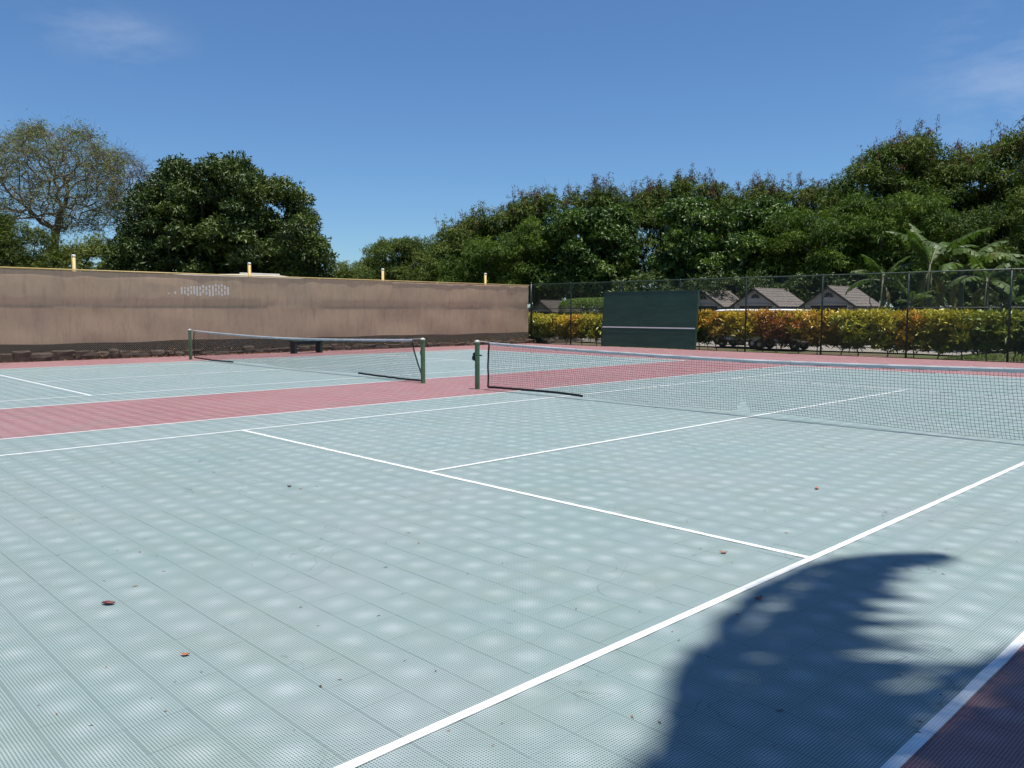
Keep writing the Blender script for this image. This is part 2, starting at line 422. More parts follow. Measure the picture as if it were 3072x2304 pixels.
M_cartseat = plain('cart_seat_vinyl', (.25, .22, .18, 1), .5, var=.15)
M_tyre = plain('tyre_rubber', (.018, .018, .018, 1), .8, var=.2)
M_rim = plain('rim_metal', (.45, .45, .43, 1), .4, var=.1)
M_black = plain('black_metal', (.01, .01, .01, 1), .5)
M_redlamp = plain('red_lamp', (.4, .03, .03, 1), .25)
M_stone = plain('lava_stone', (.060, .043, .032, 1), .95, var=.6, scale=7, bump=.5)
M_bark = plain('grey_brown_bark', (.12, .095, .075, 1), .9, var=.4, scale=5, bump=.4)
M_barkd = plain('dark_bark', (.055, .045, .036, 1), .9, var=.4, scale=5, bump=.4)
M_stem = plain('shrub_stem', (.13, .10, .07, 1), .85, var=.35, scale=8)
M_bstem = plain('banana_stem', (.075, .085, .035, 1), .6, var=.5, scale=5)
M_housewall = plain('pale_house_wall', (.68, .67, .64, 1), .8, var=.08, scale=1.5)
M_houseroof = plain('pale_grey_roof', (.40, .38, .33, 1), .7, var=.15, scale=2)
M_pod = plain('dry_pod', (.10, .025, .022, 1), .5, var=.4, scale=40)
M_dryleaf = plain('dry_leaf', (.33, .12, .06, 1), .7, var=.4, scale=40)
def ground_material():
    q = NM('earth_and_grass'); p = q.pos(); n = q.noise(.25, 6, .6, p); n2 = q.noise(6, 5, .65, p)
    c = q.mix(q.mr(n, .42, .58), (.14, .105, .07, 1), (.085, .115, .035, 1)); c = q.mix(q.math('MULTIPLY', n2, .6), c, (.06, .05, .035, 1))
    q.bump(n2, .5, .05); return q.base(c, .95, 0, .1)
M_ground = ground_material()
def road_material():
    q = NM('grey_road'); p = q.pos(); n = q.noise(1.1, 6, .6, p); n2 = q.noise(45, 4, .6, p)
    c = q.mix(n, (.20, .18, .155, 1), (.27, .25, .215, 1)); c = q.mix(q.math('MULTIPLY', n2, .5), c, (.2, .18, .15, 1)); q.bump(n2, .3, .01)
    return q.base(c, .9, 0, .2)
M_road = road_material()
def screen_material():
    q = NM('brown_screen_fabric'); p = q.pos(); n = q.noise(.7, 6, .6, q.scale(p, (1, 1, .5))); n2 = q.noise(3.0, 6, .7, q.scale(p, (1, 2.5, .5))); w_ = q.noise(90, 3, .6, p)
    c = q.mix(q.mr(n, .35, .65), (.56, .395, .255, 1), (.47, .345, .22, 1)); c = q.mix(q.math('MULTIPLY', q.mr(n2, .48, .72), .6), c, (.27, .19, .135, 1))
    c = q.mix(q.math('MULTIPLY', w_, .3), c, (.62, .46, .35, 1))
    q.base(c, .8, 0, .15)
    tr = q.n('ShaderNodeBsdfTranslucent'); ms = q.n('ShaderNodeMixShader'); ms.inputs[0].default_value = .15
    q.lk(c, tr.inputs['Color']); q.lk(q.b.outputs[0], ms.inputs[1]); q.lk(tr.outputs[0], ms.inputs[2]); q.lk(ms.outputs[0], q.out.inputs['Surface'])
    return q.m
M_screen = screen_material()
def board_material():
    q = NM('board_green_paint'); p = q.pos(); n = q.noise(2.0, 6, .6, q.scale(p, (.6, 1, 2.5))); n2 = q.noise(14, 5, .7, q.scale(p, (.4, 1, 1)))
    c = q.mix(q.mr(n, .35, .65), (.022, .062, .040, 1), (.032, .080, .054, 1)); c = q.mix(q.math('MULTIPLY', q.mr(n2, .62, .8), .4), c, (.06, .10, .09, 1))
    return q.base(c, .55, 0, .35)
M_board = board_material()
L_mango = leafmat('mango_leaves', [(0, (0.0251, 0.0426, 0.0106, 1)), (.45, (0.0470, 0.0777, 0.0149, 1)), (.8, (0.0940, 0.1315, 0.0213, 1)), (1, (0.1879, 0.1879, 0.0373, 1))], .14, .45, .3)
L_broad = leafmat('broad_green_leaves', [(0, (0.0307, 0.0631, 0.0121, 1)), (.5, (0.0648, 0.1200, 0.0202, 1)), (.85, (0.1278, 0.1957, 0.0303, 1)), (1, (0.2556, 0.2525, 0.0505, 1))], .18, .42, .35)
L_leuc = leafmat('feathery_olive_leaves', [(0, (0.0357, 0.0577, 0.0127, 1)), (.45, (0.0762, 0.1169, 0.0212, 1)), (.78, (0.1335, 0.1719, 0.0317, 1)), (.9, (0.1908, 0.1650, 0.0529, 1)), (1, (0.2035, 0.1169, 0.0477, 1))], .25, .6, .2)
L_leucg = leafmat('feathery_green_leaves', [(0, (0.0366, 0.0663, 0.0123, 1)), (.5, (0.0775, 0.1301, 0.0186, 1)), (.9, (0.1619, 0.2191, 0.0309, 1)), (1, (0.2254, 0.2258, 0.0515, 1))], .28, .6, .2)
L_pods = leafmat('brown_seed_pods', [(0, (.06, .022, .015, 1)), (.5, (.12, .055, .035, 1)), (1, (.20, .12, .075, 1))], .15, .7, .2)
L_kiawe = leafmat('kiawe_leaves', [(0, (0.0842, 0.0994, 0.0306, 1)), (.5, (0.1454, 0.1760, 0.0428, 1)), (1, (0.2601, 0.2754, 0.0857, 1))], .25, .6, .2)
L_bush = leafmat('soft_green_leaves', [(0, (0.0308, 0.0504, 0.0095, 1)), (.5, (0.0770, 0.1064, 0.0171, 1)), (1, (0.1540, 0.1680, 0.0286, 1))], .25, .6, .2)
L_far = leafmat('far_green_leaves', [(0, (0.0562, 0.0813, 0.0220, 1)), (.5, (0.1063, 0.1438, 0.0320, 1)), (1, (0.1750, 0.2125, 0.0550, 1))], .25, .6, .2)
L_box = leafmat('clipped_leaves', [(0, (0.0675, 0.1200, 0.0184, 1)), (.5, (0.1275, 0.2040, 0.0286, 1)), (1, (0.2250, 0.3000, 0.0510, 1))], .2, .45, .4)
L_banana = leafmat('banana_blade', [(0, (0.0356, 0.0718, 0.0101, 1)), (.5, (0.0652, 0.1123, 0.0177, 1)), (.85, (0.1186, 0.1560, 0.0354, 1)), (1, (0.1778, 0.1248, 0.0404, 1))], .3, .5, .3)
L_palm = leafmat('palm_leaflets', [(0, (.03, .06, .015, 1)), (1, (.07, .11, .02, 1))], .1, .5, .3)
L_litter = leafmat('dry_litter', [(0, (.10, .045, .02, 1)), (.5, (.28, .15, .07, 1)), (1, (.45, .30, .17, 1))], .1, .8, .1)
CRO = {
 'green':  [(0, (.022, .050, .010, 1)), (.45, (.075, .135, .016, 1)), (.8, (.24, .29, .03, 1)), (1, (.46, .43, .05, 1))],
 'lime':   [(0, (.035, .060, .010, 1)), (.4, (.16, .20, .020, 1)), (.75, (.42, .40, .035, 1)), (1, (.66, .57, .09, 1))],
 'yellow': [(0, (.050, .045, .010, 1)), (.35, (.20, .185, .016, 1)), (.7, (.54, .43, .028, 1)), (1, (.74, .55, .09, 1))],
 'orange': [(0, (.040, .034, .010, 1)), (.35, (.20, .135, .018, 1)), (.7, (.50, .34, .028, 1)), (.9, (.60, .26, .03, 1)), (1, (.70, .50, .08, 1))],
 'red':    [(0, (.035, .014, .010, 1)), (.4, (.14, .050, .018, 1)), (.75, (.34, .14, .025, 1)), (1, (.58, .37, .06, 1))],
 'dark':   [(0, (.014, .032, .008, 1)), (.5, (.040, .080, .012, 1)), (.85, (.12, .17, .022, 1)), (1, (.30, .31, .05, 1))]}
L_cro = {k: leafmat('croton_leaves_'+k, v, .22, .4, .45, (1.1, 1.0, .5, 1)) for k, v in CRO.items()}

# ------------------------------------------------------------------ setting: ground, road, court
g = MB(); g.add([(-900, -900, -.09), (900, -900, -.09), (900, 900, -.09), (-900, 900, -.09)], [(0, 1, 2, 3)])
struct(g.build('ground', M_ground))
rd = MB(); ys = [20.9, 30.2]; xs = np.linspace(-45, -4.2, 30)
rd.add([(x, 23.0+.25*math.sin(x*.7), -.03) for x in xs]+[(x, 30.4+.3*math.sin(x*.4), -.03) for x in xs], [(i, i+1, 31+i, 30+i) for i in range(29)])
struct(rd.build('cart_road', M_road))

CX0, CX1, CY0, CY1 = -23.725, 9.275, -18.5, 18.75
slab = MB(); slab.add([(CX0, CY0, -.016), (CX1, CY0, -.016), (CX1, CY1, -.016), (CX0, CY1, -.016), (CX0, CY0, -.085), (CX1, CY0, -.085), (CX1, CY1, -.085), (CX0, CY1, -.085)],
    [(0, 1, 2, 3), (0, 4, 5, 1), (1, 5, 6, 2), (2, 6, 7, 3), (3, 7, 4, 0)])
court = struct(slab.build('tennis_court', M_slab))
nx, ny = int(round((CX1-CX0)/TP)), int(round((CY1-CY0)/TP))
ix, iy = np.meshgrid(np.arange(nx), np.arange(ny), indexing='ij'); tcx = CX0+TP*(ix.ravel()+.5); tcy = CY0+TP*(iy.ravel()+.5)
hx_, hy_ = TP/2-.0003, TP/2-.0006
def tile_verts():
    b = .0010; return np.array([(-hx_, -hy_, -.013), (hx_, -hy_, -.013), (hx_, hy_, -.013), (-hx_, hy_, -.013), (-hx_, -hy_, -b), (hx_, -hy_, -b), (hx_, hy_, -b), (-hx_, hy_, -b),
        (-hx_+b, -hy_+b, -.0006), (hx_-b, -hy_+b, -.0006), (hx_-b, hy_-b, -.0006), (-hx_+b, hy_-b, -.0006), (0, 0, .0016)])
TF = [(0, 1, 5, 4), (1, 2, 6, 5), (2, 3, 7, 6), (3, 0, 4, 7), (4, 5, 9, 8), (5, 6, 10, 9), (6, 7, 11, 10), (7, 4, 8, 11), (8, 9, 12), (9, 10, 12), (10, 11, 12), (11, 8, 12)]
v = np.stack([tcx-CAM[0], tcy-CAM[1], np.full_like(tcx, -CAM[2])], 1); dep = v@_f
with np.errstate(divide='ignore', invalid='ignore'):
    ppx = 1536+FPX*(v@_r)/dep; ppy = 1152-FPX*(v@_u)/dep
vis = (dep > .5) & (ppx > -30) & (ppx < 3100) & (ppy < 2340)
order = np.argsort(np.where(vis, dep, 1e9)); near = np.zeros(len(tcx), bool); near[order[:300]] = True
tm = bpy.data.meshes.new('tile'); tm.from_pydata([tuple(q) for q in tile_verts()], [], TF); tm.materials.append(M_court)
for k in np.where(near)[0]:
    o = bpy.data.objects.new('tile', tm); COL.objects.link(o); o.parent = court
    o.location = (tcx[k], tcy[k], 0); o.rotation_euler = (rs.randn()*.002, rs.randn()*.002, 0)
far = np.where(~near)[0]; tv = tile_verts()
V = (tv[None]+np.stack([tcx[far], tcy[far], np.zeros(len(far))], 1)[:, None]); V[:, :, 2] += (tv[None, :, 0]*rs.randn(len(far), 1)+tv[None, :, 1]*rs.randn(len(far), 1))*.002
SF = [(8, 9, 12), (9, 10, 12), (10, 11, 12), (11, 8, 12), (0, 1, 9, 8), (1, 2, 10, 9), (2, 3, 11, 10), (3, 0, 8, 11)]     # distant tiles: no rounded rim
fd = dep[far]; F = [tuple(i+13*k for i in f) for k in range(len(far)) for f in (TF if fd[k] < 12 else SF)]
m = bpy.data.meshes.new('tile_field'); m.from_pydata(V.reshape(-1, 3), [], F); m.update()
stuff(obj('tile_field', m, M_court, court))

LW = .05; LZ = .0042
def line(x0, y0, x1, y1, wd=LW):
    mb = MB(); n = max(2, int(max(abs(x1-x0), abs(y1-y0))/.25)); top = []; bot = []
    hx2, hy2 = (wd/2, 0) if abs(y1-y0) > abs(x1-x0) else (0, wd/2); vs = []
    for i in range(n+1):
        t = i/n; x, y = x0+(x1-x0)*t, y0+(y1-y0)*t; j = rs.randn()*.0012; k = rs.randn()*.0012
        vs += [(x-hx2+(j if hx2 else 0), y-hy2+(j if hy2 else 0), LZ), (x+hx2+(k if hx2 else 0), y+hy2+(k if hy2 else 0), LZ)]
    mb.add(vs, [(2*i, 2*i+1, 2*i+3, 2*i+2) for i in range(n)]); 
    return mb.build('painted_line', M_line, court, fix=False)
def court_lines(cx, cy):
    d, s, b, sv = 5.485, 4.115, 11.885, 6.4
    for x in (-d, d, -s, s): line(cx+x, cy-b+LW, cx+x, cy+b-LW)
    for y in (-b, b): line(cx-d-LW/2, cy+y, cx+d+LW/2, cy+y, .07)
    for y in (-sv, sv): line(cx-s+LW/2, cy+y, cx+s-LW/2, cy+y)
    line(cx, cy-sv+LW/2, cx, cy+sv-LW/2)
court_lines(0, 0); court_lines(C2X, C2Y)

# ------------------------------------------------------------------ nets and net posts
def tube_np(mb, pts, r): mb.tube(pts, r, 3, caps=False)
def net(cx, cy, label, hole=None, seed=1):
    rr = np.random.RandomState(seed); T = thing('tennis_net', label, 'net', 'tennis nets'); T.location = (cx, cy, 0)
    xl, xb = 6.02, 6.25; P_ = .047; nxn = int(2*xl/P_); nz = 20
    def top(x): return .905+.10*(abs(x)/6.0)**1.6
    def node(i, j):
        u = i/nxn*2-1; t = j/nz; x = u*(xl+(xb-xl)*t); zt = top(x)-.055; zb = .055+.02*math.sin(x*1.3+seed)
        z = zt+(zb-zt)*t; y = .05*math.sin(x*.9+seed)*t+.12*t*t+.012*math.sin(x*4.1+z*5)
        x += .006*math.sin(z*9+x*3)+.010*math.sin(z*4+x*1.1)
        return np.array([x, y, z])
    G_ = np.array([[node(i, j) for j in range(nz+1)] for i in range(nxn+1)])+rr.randn(nxn+1, nz+1, 3)*[.0022, .003, .0022]
    keep = np.ones((nxn+1, nz+1), bool)
    if hole:
        for hx2, hz2, hr2, sq in hole:
            dx = G_[..., 0]-hx2; dz = (G_[..., 2]-hz2)/sq; d = np.sqrt(dx*dx+dz*dz)
            keep &= d > hr2
            pull = np.exp(-((d-hr2)/.12)**2)*.03*(d > hr2); G_[..., 0] += pull*np.sign(dx)*.6; G_[..., 2] += pull*.5*np.sin(dx*40)
    mb = MB(); R_ = .0021
    def runs(line_, kp):
        st = None
        for q in range(len(line_)):
            if kp[q] and st is None: st = q
            if (not kp[q] or q == len(line_)-1) and st is not None:
                e = q if not kp[q] else q+1
                if e-st > 1: tube_np(mb, line_[st:e], R_)
                st = None
    for i in range(nxn+1): runs(G_[i], keep[i])
    for j in range(nz+1): runs(G_[:, j], keep[:, j])
    stuff(mb.build('cord_mesh', M_cord, T))
    # headband: folded white vinyl over the cable
    hb = MB(); n = 90; vs = []
    for i in range(n+1):
        x = -xl+2*xl*i/n; z = top(x); wv = .006*math.sin(i*1.9)+rr.randn()*.003; y0 = .013+.003*rr.randn()
        vs += [(x, -y0, z-.054+wv), (x, -y0*1.05, z-.016), (x, -y0*.5, z), (x, y0*.5, z), (x, y0*1.05, z-.016), (x, y0, z-.054-wv)]
    hb.add(vs, [(6*i+k, 6*i+6+k, 6*i+7+k, 6*i+1+k) for i in range(n) for k in range(5)]+[(0, 1, 2, 3, 4, 5), tuple(6*n+k for k in range(5, -1, -1))])
    hbo = hb.build('headband', M_band, T, smooth=False, fix=True)
    lac = MB()
    for i in range(34):
        x = -xl+.15+i*.36+rr.randn()*.05; z = top(x); lac.tube([(x, -.0165, z-.058), (x+.02, -.017, z-.03), (x+.03, -.011, z+.003), (x+.035, .012, z+.003)], .004, 5)
    stuff(lac.build('lacing', M_cable, hbo))
    for s in (-1, 1):
        st = MB(); pts = [G_[0 if s < 0 else nxn, j] for j in range(0, nz+1, 2)]; vs = []
        for k, q in enumerate([np.array([s*xl, 0, top(xl)-.0])]+pts): vs += [(q[0]-.022, q[1]-.005, q[2]), (q[0]+.022, q[1]-.005, q[2]), (q[0]+.022, q[1]+.005, q[2]), (q[0]-.022, q[1]+.005, q[2])]
        n_ = len(pts)+1; st.add(vs, [(4*i+k, 4*i+(k+1) % 4, 4*i+4+(k+1) % 4, 4*i+4+k) for i in range(n_-1) for k in range(4)]+[(3, 2, 1, 0), tuple(4*n_-4+k for k in range(4))])
        st.build('side_tape', M_tape, T, fix=True)
        if s > 0 and hole: continue
        bt = MB(); m_ = 58; pts = [G_[k if s < 0 else nxn-k, nz] for k in range(0, m_, 2)]; vs = []
        for q in pts: vs += [(q[0], q[1]-.005, q[2]-.022), (q[0], q[1]-.005, q[2]+.024), (q[0], q[1]+.005, q[2]+.024), (q[0], q[1]+.005, q[2]-.022)]
        n_ = len(pts); bt.add(vs, [(4*i+k, 4*i+(k+1) % 4, 4*i+4+(k+1) % 4, 4*i+4+k) for i in range(n_-1) for k in range(4)]+[(3, 2, 1, 0), tuple(4*n_-4+k for k in range(4))])
        bt.build('bottom_tape', M_tape, T, fix=True)
        cb = None
    for s in (-1, 1):
        cb = MB(); cb.tube([(s*(xl-.05), 0, top(xl)-.008), (s*6.2, 0, 1.012), (s*6.40, 0, 1.028)], .006, 6); cb.build('cable', M_cable, T)
    return T
net(0, 0, 'near tennis net with a torn hole at its bottom middle', hole=[(-.20, .09, .070, 1.5)], seed=1)
net(C2X, C2Y, 'far tennis net in front of the brown fence screen', seed=4)

def net_post(x, y, label, crank=0, dents=0):
    T = thing('net_post', label, 'net post', 'green net posts'); T.location = (x, y, 0)
    h = 1.0
    p = MB(); p.lathe((0, 0, 0), [(.062, -.01), (.062, .004), (.052, .008), (.052, .50), (.0535, .503), (.0535, .515), (.052, .518), (.052, h-.05), (.056, h-.045), (.056, h-.01), (.052, h)], 20)
    p.build('pipe', M_greenpost, T, smooth=False)
    c = MB(); c.lathe((0, 0, 0), [(.058, h-.012), (.058, h+.006), (.050, h+.025), (.030, h+.038), (.006, h+.043)], 20); c.build('cap', M_paleCap, T, smooth=True)
    if crank:
        k = MB(); k.tube([(0, 0, .70), (crank*.075, 0, .70)], .03, 12); k.tube([(crank*.06, 0, .66), (crank*.105, 0, .66)], [.062, .062], 18); k.tube([(crank*.06, 0, .735), (crank*.1, 0, .735)], [.042, .042], 14)
        k.box((crank*.07, 0, .69), (.03, .05, .15), bev=.006)
        ko = k.build('crank', M_crank, T, fix=True)
        hd = MB(); hd.tube([(-crank*.04, -.06, .725), (-crank*.14, -.07, .727), (-crank*.155, -.07, .727), (-crank*.22, -.072, .725)], [.011, .011, .017, .015], 8); hd.build('crank_handle', M_crank, ko)
    else:
        k = MB(); k.tube([(0, 0, .72), (-.075, 0, .72)], .02, 10); k.box((-.068, 0, .70), (.022, .045, .10), bev=.005); k.build('hook_bracket', M_greenpost, T, fix=True)
    return T
net_post(-6.40, 0, 'green net post with dark crank and handle beside the near net', crank=-1)
net_post(6.40, 0, 'green net post at the right end of the near net')
net_post(C2X+6.40, C2Y, 'green net post where the far net ends in mid court')
net_post(C2X-6.40, C2Y, 'green net post of the far net nearest the brown screen')

# ------------------------------------------------------------------ chain link fences
def chain(mb, axis, off, a0, a1, z0, z1, r, pitch=.075, zp=.075):
    """two families of straight diagonal wires clipped to the panel; axis 'x' or 'y' is the fence direction"""
    H = z1-z0; run = H*pitch/zp
    def bar(p, q, dpt):
        mk = (lambda a, z: (a, off+dpt, z)) if axis == 'x' else (lambda a, z: (off+dpt, a, z))
        mb.tube([mk(*p), mk(*q)], r, 3, caps=False)
    for fam in (1, -1):
        k0 = int((a0-run)/pitch)-1; k1 = int((a1+run)/pitch)+1
        for k in range(k0, k1):
            s = k*pitch if fam > 0 else k*pitch; e = s+fam*run; p, q = [s, z0], [e, z1]
            for (lo, hi) in ((a0, a1),):
                A_, B_ = (p, q) if p[0] < q[0] else (q, p)
                if B_[0] <= lo or A_[0] >= hi: p = None; break
                sl = (B_[1]-A_[1])/(B_[0]-A_[0])
                if A_[0] < lo: A_ = [lo, A_[1]+sl*(lo-A_[0])]
                if B_[0] > hi: B_ = [hi, B_[1]+sl*(hi-B_[0])]
                p, q = A_, B_
            if p: bar(p, q, .003*fam)

FY = 19.2; FX = -23.75
T = thing('chain_link_fence', 'dark green chain link fence behind the practice board', 'fence')
T.location = (0, 0, 0)
cm = MB(); chain(cm, 'x', FY, FX+.05, 9.3, .03, 3.04, .0030); stuff(cm.build('chain_link', M_greenwire, T))
p = MB(); p.tube([(FX, FY+.03, 3.05), (9.3, FY+.03, 3.05)], .021, 10); p.build('top_rail', M_greenwire, T, smooth=True)
p = MB(); p.tube([(FX, FY+.04, 1.79), (9.3, FY+.04, 1.79)], .021, 10); p.build('middle_rail', M_darkgreen, T, smooth=True)
p = MB(); p.tube([(FX, FY-.006, .035), (9.3, FY-.006, .035)], .005, 6); p.build('tension_wire', M_greenwire, T)
for x in [-20.93, -17.7, -14.46, -11.21, -7.94, -4.76, -1.51, 1.72, 4.95, 8.2]:
    p = MB(); p.tube([(x, FY+.045, -.09), (x, FY+.045, 3.035)], .036, 12); po = p.build('post', M_darkgreen, T, smooth=True)
    c = MB(); c.lathe((x, FY+.045, 3.03), [(.04, 0), (.04, .03), (.02, .055)], 12); c.build('post_cap', M_darkgreen, po)
    tb = MB()
    for z in (.4, .9, 1.4, 2.2, 2.7): tb.lathe((x, FY+.045, z), [(.039, -.008), (.039, .008)], 12)
    stuff(tb.build('tie_band', M_darkgreen, po))
p = MB(); p.tube([(FX+.06, FY+.02, -.09), (FX+.06, FY+.02, 3.10)], .052, 14); po = p.build('corner_post', M_darkgreen, T, smooth=True)
c = MB(); c.lathe((FX+.06, FY+.02, 3.10), [(.056, 0), (.056, .03), (.04, .06), (.01, .075)], 14); c.build('post_cap', M_darkgreen, po, smooth=True)

T = thing('chain_link_fence', 'tan chain link fence with mustard top rail and posts carrying brown screen', 'fence')
cm = MB(); chain(cm, 'y', FX, -10.5, FY-.1, .02, 3.03, .0030, pitch=.075); stuff(cm.build('chain_link', M_tanwire, T))
p = MB(); p.tube([(FX-.03, -10.6, 3.045), (FX-.03, FY-.05, 3.0)], .024, 10); p.build('top_rail', M_yellow, T, smooth=True)
for k, y in enumerate([-9.3]+[onX(q, 800, FX-.27)[1] for q in (222, 748, 1148, 1456)]):
    p = MB(); p.tube([(FX-.27, y, -.09), (FX-.27, y, 3.50)], .062, 14); po = p.build('post', M_yellow, T, smooth=True)
    c = MB(); c.lathe((FX-.27, y, 3.49), [(.068, 0), (.068, .05), (.055, .062), (.01, .07)], 14); c.build('post_cap', M_white, po)
    if k < 5:
        for yy in (y+3.1,):
            if yy < FY: q = MB(); q.tube([(FX-.23, yy, -.09), (FX-.23, yy, 3.0)], .026, 10); q.build('line_post', M_yellow, T, smooth=True)

# screen fabric in strips hung on the outside of that fence
def sines(n, fy, fz, seed):
    r_ = np.random.RandomState(seed); A_ = r_.rand(n)*2*PI; FY_ = fy*(.4+1.2*r_.rand(n)); FZ_ = fz*(r_.rand(n)*2-1); return lambda y, z: sum(np.sin(y*FY_[i]+z*FZ_[i]+A_[i]) for i in range(n))/math.sqrt(n)
def screen(label, y0, y1, zb, zt, depth, seed, holes=None, lower=False, tilt=0):
    ny_ = int((y1-y0)/.06); nz_ = 26; ys = np.linspace(y0, y1, ny_+1); n1 = sines(6, 1.1, 2.2, seed); n2 = sines(6, 5, 3, seed+1); n3 = sines(5, 16, 3, seed+2); n4 = sines(5, .9, 0, seed+3)
    vs = []; 
    for i, y in enumerate(ys):
        b = zb(y) if callable(zb) else zb; t_ = zt
        for j in range(nz_+1):
            u = j/nz_; z = b+(t_-b)*u; e = math.sin(PI*min(1, u*1.02))
            prof = (.075*(1+.45*n4(y, 0))*math.exp(-((z-1.80)/.20)**2)*(1 if z > 1.8 else 1) if not lower else -.03*u**4)
            if lower: off = -.032*e*n1(y, z)-.014*n2(y, z)-.005*n3(y, z)*(u**2)*3
            else: off = -.034*e*n1(y, z)-.012*n2(y, z)*(.4+e)-.010*n3(y, z)*(1-u)**3*1.6
            vs.append((min(FX-.010, FX-.030-depth-prof+off-.012*(1-e)), y, z+(.012*n2(y, 0)*(u < .02) if not lower else .010*n4(y, 1)*(1-u))))
    fs = []
    for i in range(ny_):
        for j in range(nz_):
            if holes and holes(ys[i]+.03, vs[i*(nz_+1)+j][2], i): continue
            a = i*(nz_+1)+j; fs.append((a, a+nz_+1, a+nz_+2, a+1))
    mb = MB(); mb.add(vs, fs); o = mb.build('windscreen', M_screen, None, smooth=True)
    return tag(o, label, 'windscreen', 'brown windscreen strips')
HA, HB = onX(500, 860, FX)[1], onX(690, 860, FX)[1]
def hole_f(y, z, i):
    if HA < y < HB:
        t = (y-HA)/(HB-HA); zt_ = 2.40+.30*t**.8 if t < .9 else 2.70-2*(t-.9); zb_ = 2.22+.0*t
        if t < .22: return zb_+.02 < z < zt_-.12 and i % 4 == 0
        return zb_ < z+.02*math.sin(i*2.3) < zt_ and i % 2 == 0 and math.sin(i*7.7+z*31) > -.85
    return False
def hole_g(y, z, i):
    return (9.98 < y < 10.6 and 1.50 < z < 1.62+.04*math.sin(y*20) and i % 3 == 0)
screen('upper brown screen strip with a frayed see-through patch', -10.4, 10.42, 1.66, 2.985, .012, 11, hole_f)
screen('upper brown screen strip nearest the corner post', 10.36, 19.13, 1.67, 2.965, .030, 15)
screen('long lower brown screen strip hanging above the stone edging', -10.4, 19.13, lambda y: .56+.015*math.sin(y*.8)+.012*math.sin(y*2.1), 1.76, .03, 21, None, lower=True)

bs = MB(); ysb = np.linspace(-12, 19.0, 160); bs.add([(FX-.15+.02*math.sin(q*3+z*9), q, z) for q in ysb for z in (-.09, .2, .45, .72)], [(4*i+k, 4*i+4+k, 4*i+5+k, 4*i+1+k) for i in range(159) for k in range(3)])
tag(bs.build('gap_sheet', plain('black_gap_sheet', (.004, .0035, .003, 1), .95, var=.4)), 'black cloth added in the gap below the brown screen', 'sheet')  # black sheet added so the gap below the screen stays dark
# low stone edging under the fence
T = thing('stone_edging', 'low rough stone edging along the foot of the screened fence', 'edging')
y = -10.0; smesh = []
for k in range(6):
    r_ = np.random.RandomState(40+k); b = MB(); n = 10
    prof = [(-.5, 0), (.5, 0)]
    vs = []; 
    for zz, sc in ((0, 1), (.45, 1.0), (.85, .92), (1.0, .7)):
        for a in range(8):
            an = 2*PI*a/8+PI/8; cx = max(-.5, min(.5, .68*math.cos(an)))*sc; cy = max(-.5, min(.5, .68*math.sin(an)))*(.5+.5*sc)
            vs.append((cx*(1+.10*r_.randn()), cy*(1+.06*r_.randn()), zz+.05*r_.randn()*(zz > 0)))
    b.add(vs, [(8*i+k2, 8*i+(k2+1) % 8, 8*i+8+(k2+1) % 8, 8*i+8+k2) for i in range(3) for k2 in range(8)]+[tuple(24+k2 for k2 in range(8))])
    me = b.mesh('stone'); me.materials.append(M_stone); smesh.append(me)
while y < 18.9:
    ln_ = .28+.45*rs.rand(); hh = (.30 if y < -1.5 else .19)+.05*rs.randn()
    o = bpy.data.objects.new('stone', random.choice(smesh)); COL.objects.link(o); o.parent = T
    o.location = (FX+.19+.02*rs.randn(), y+ln_/2, -.02); o.scale = (.30, ln_*1.12, max(.12, hh)+.02); o.rotation_euler = (0, 0, rs.randn()*.05)
    y += ln_+.01
sb = MB(); n = 60; yy = np.linspace(-14, 24, n); vs = []
for q in yy:
    for x, z in ((FX-.36, -.09), (FX-.5, .08), (FX-1.2, .22), (FX-2.5, .3), (FX-4.5, -.09)): vs.append((x+.06*rs.randn(), q, z+(.05*rs.randn() if z > 0 else 0)))
sb.add(vs, [(5*i+k, 5*i+k+1, 5*i+6+k, 5*i+5+k) for i in range(n-1) for k in range(4)])
M_soil = plain('dark_soil', (.035, .026, .018, 1), .95, var=.5, scale=4, bump=.5)
struct(sb.build('soil_bank', M_soil))
# dry leaves blown against the edging
n = 1500; yl = rs.rand(n)*29-10; xl_ = FX+.30+np.abs(rs.randn(n))*.22*(1+.8*np.sin(yl*1.1))+.03
keep = (rs.rand(n) < .35+.5*(yl > -.5)*(yl < 7)); yl, xl_ = yl[keep], xl_[keep]; n = len(yl)
D_ = unit(rs.randn(n, 3)*[1, 1, .25]); leaf_mesh('leaf_litter', np.stack([xl_, yl, .012+.02*rs.rand(n)], 1), D_, unit(rs.randn(n, 3)*.4+[0, 0, 1]), .05+.06*rs.rand(n), .02+.03*rs.rand(n), rs.rand(n), .3, L_litter)
stuff(bpy.data.objects['leaf_litter'], 'dry brown leaves blown along the stone edging')
n = 700; yb = rs.rand(n)*30-11; xb_ = FX-.3-rs.rand(n)*1.3
leaf_mesh('leaf_litter', np.stack([FX+.06+.26*rs.rand(n), yb, .15+.14*rs.rand(n)], 1), unit(rs.randn(n, 3)*[1, 1, .5]), unit(rs.randn(n, 3)*.6+[0, 0, 1]), .06+.1*rs.rand(n), .02+.03*rs.rand(n), rs.rand(n)*.7, .3, L_litter)
stuff(bpy.data.objects['leaf_litter.001'], 'dry twigs and leaves lying on the stone edging')

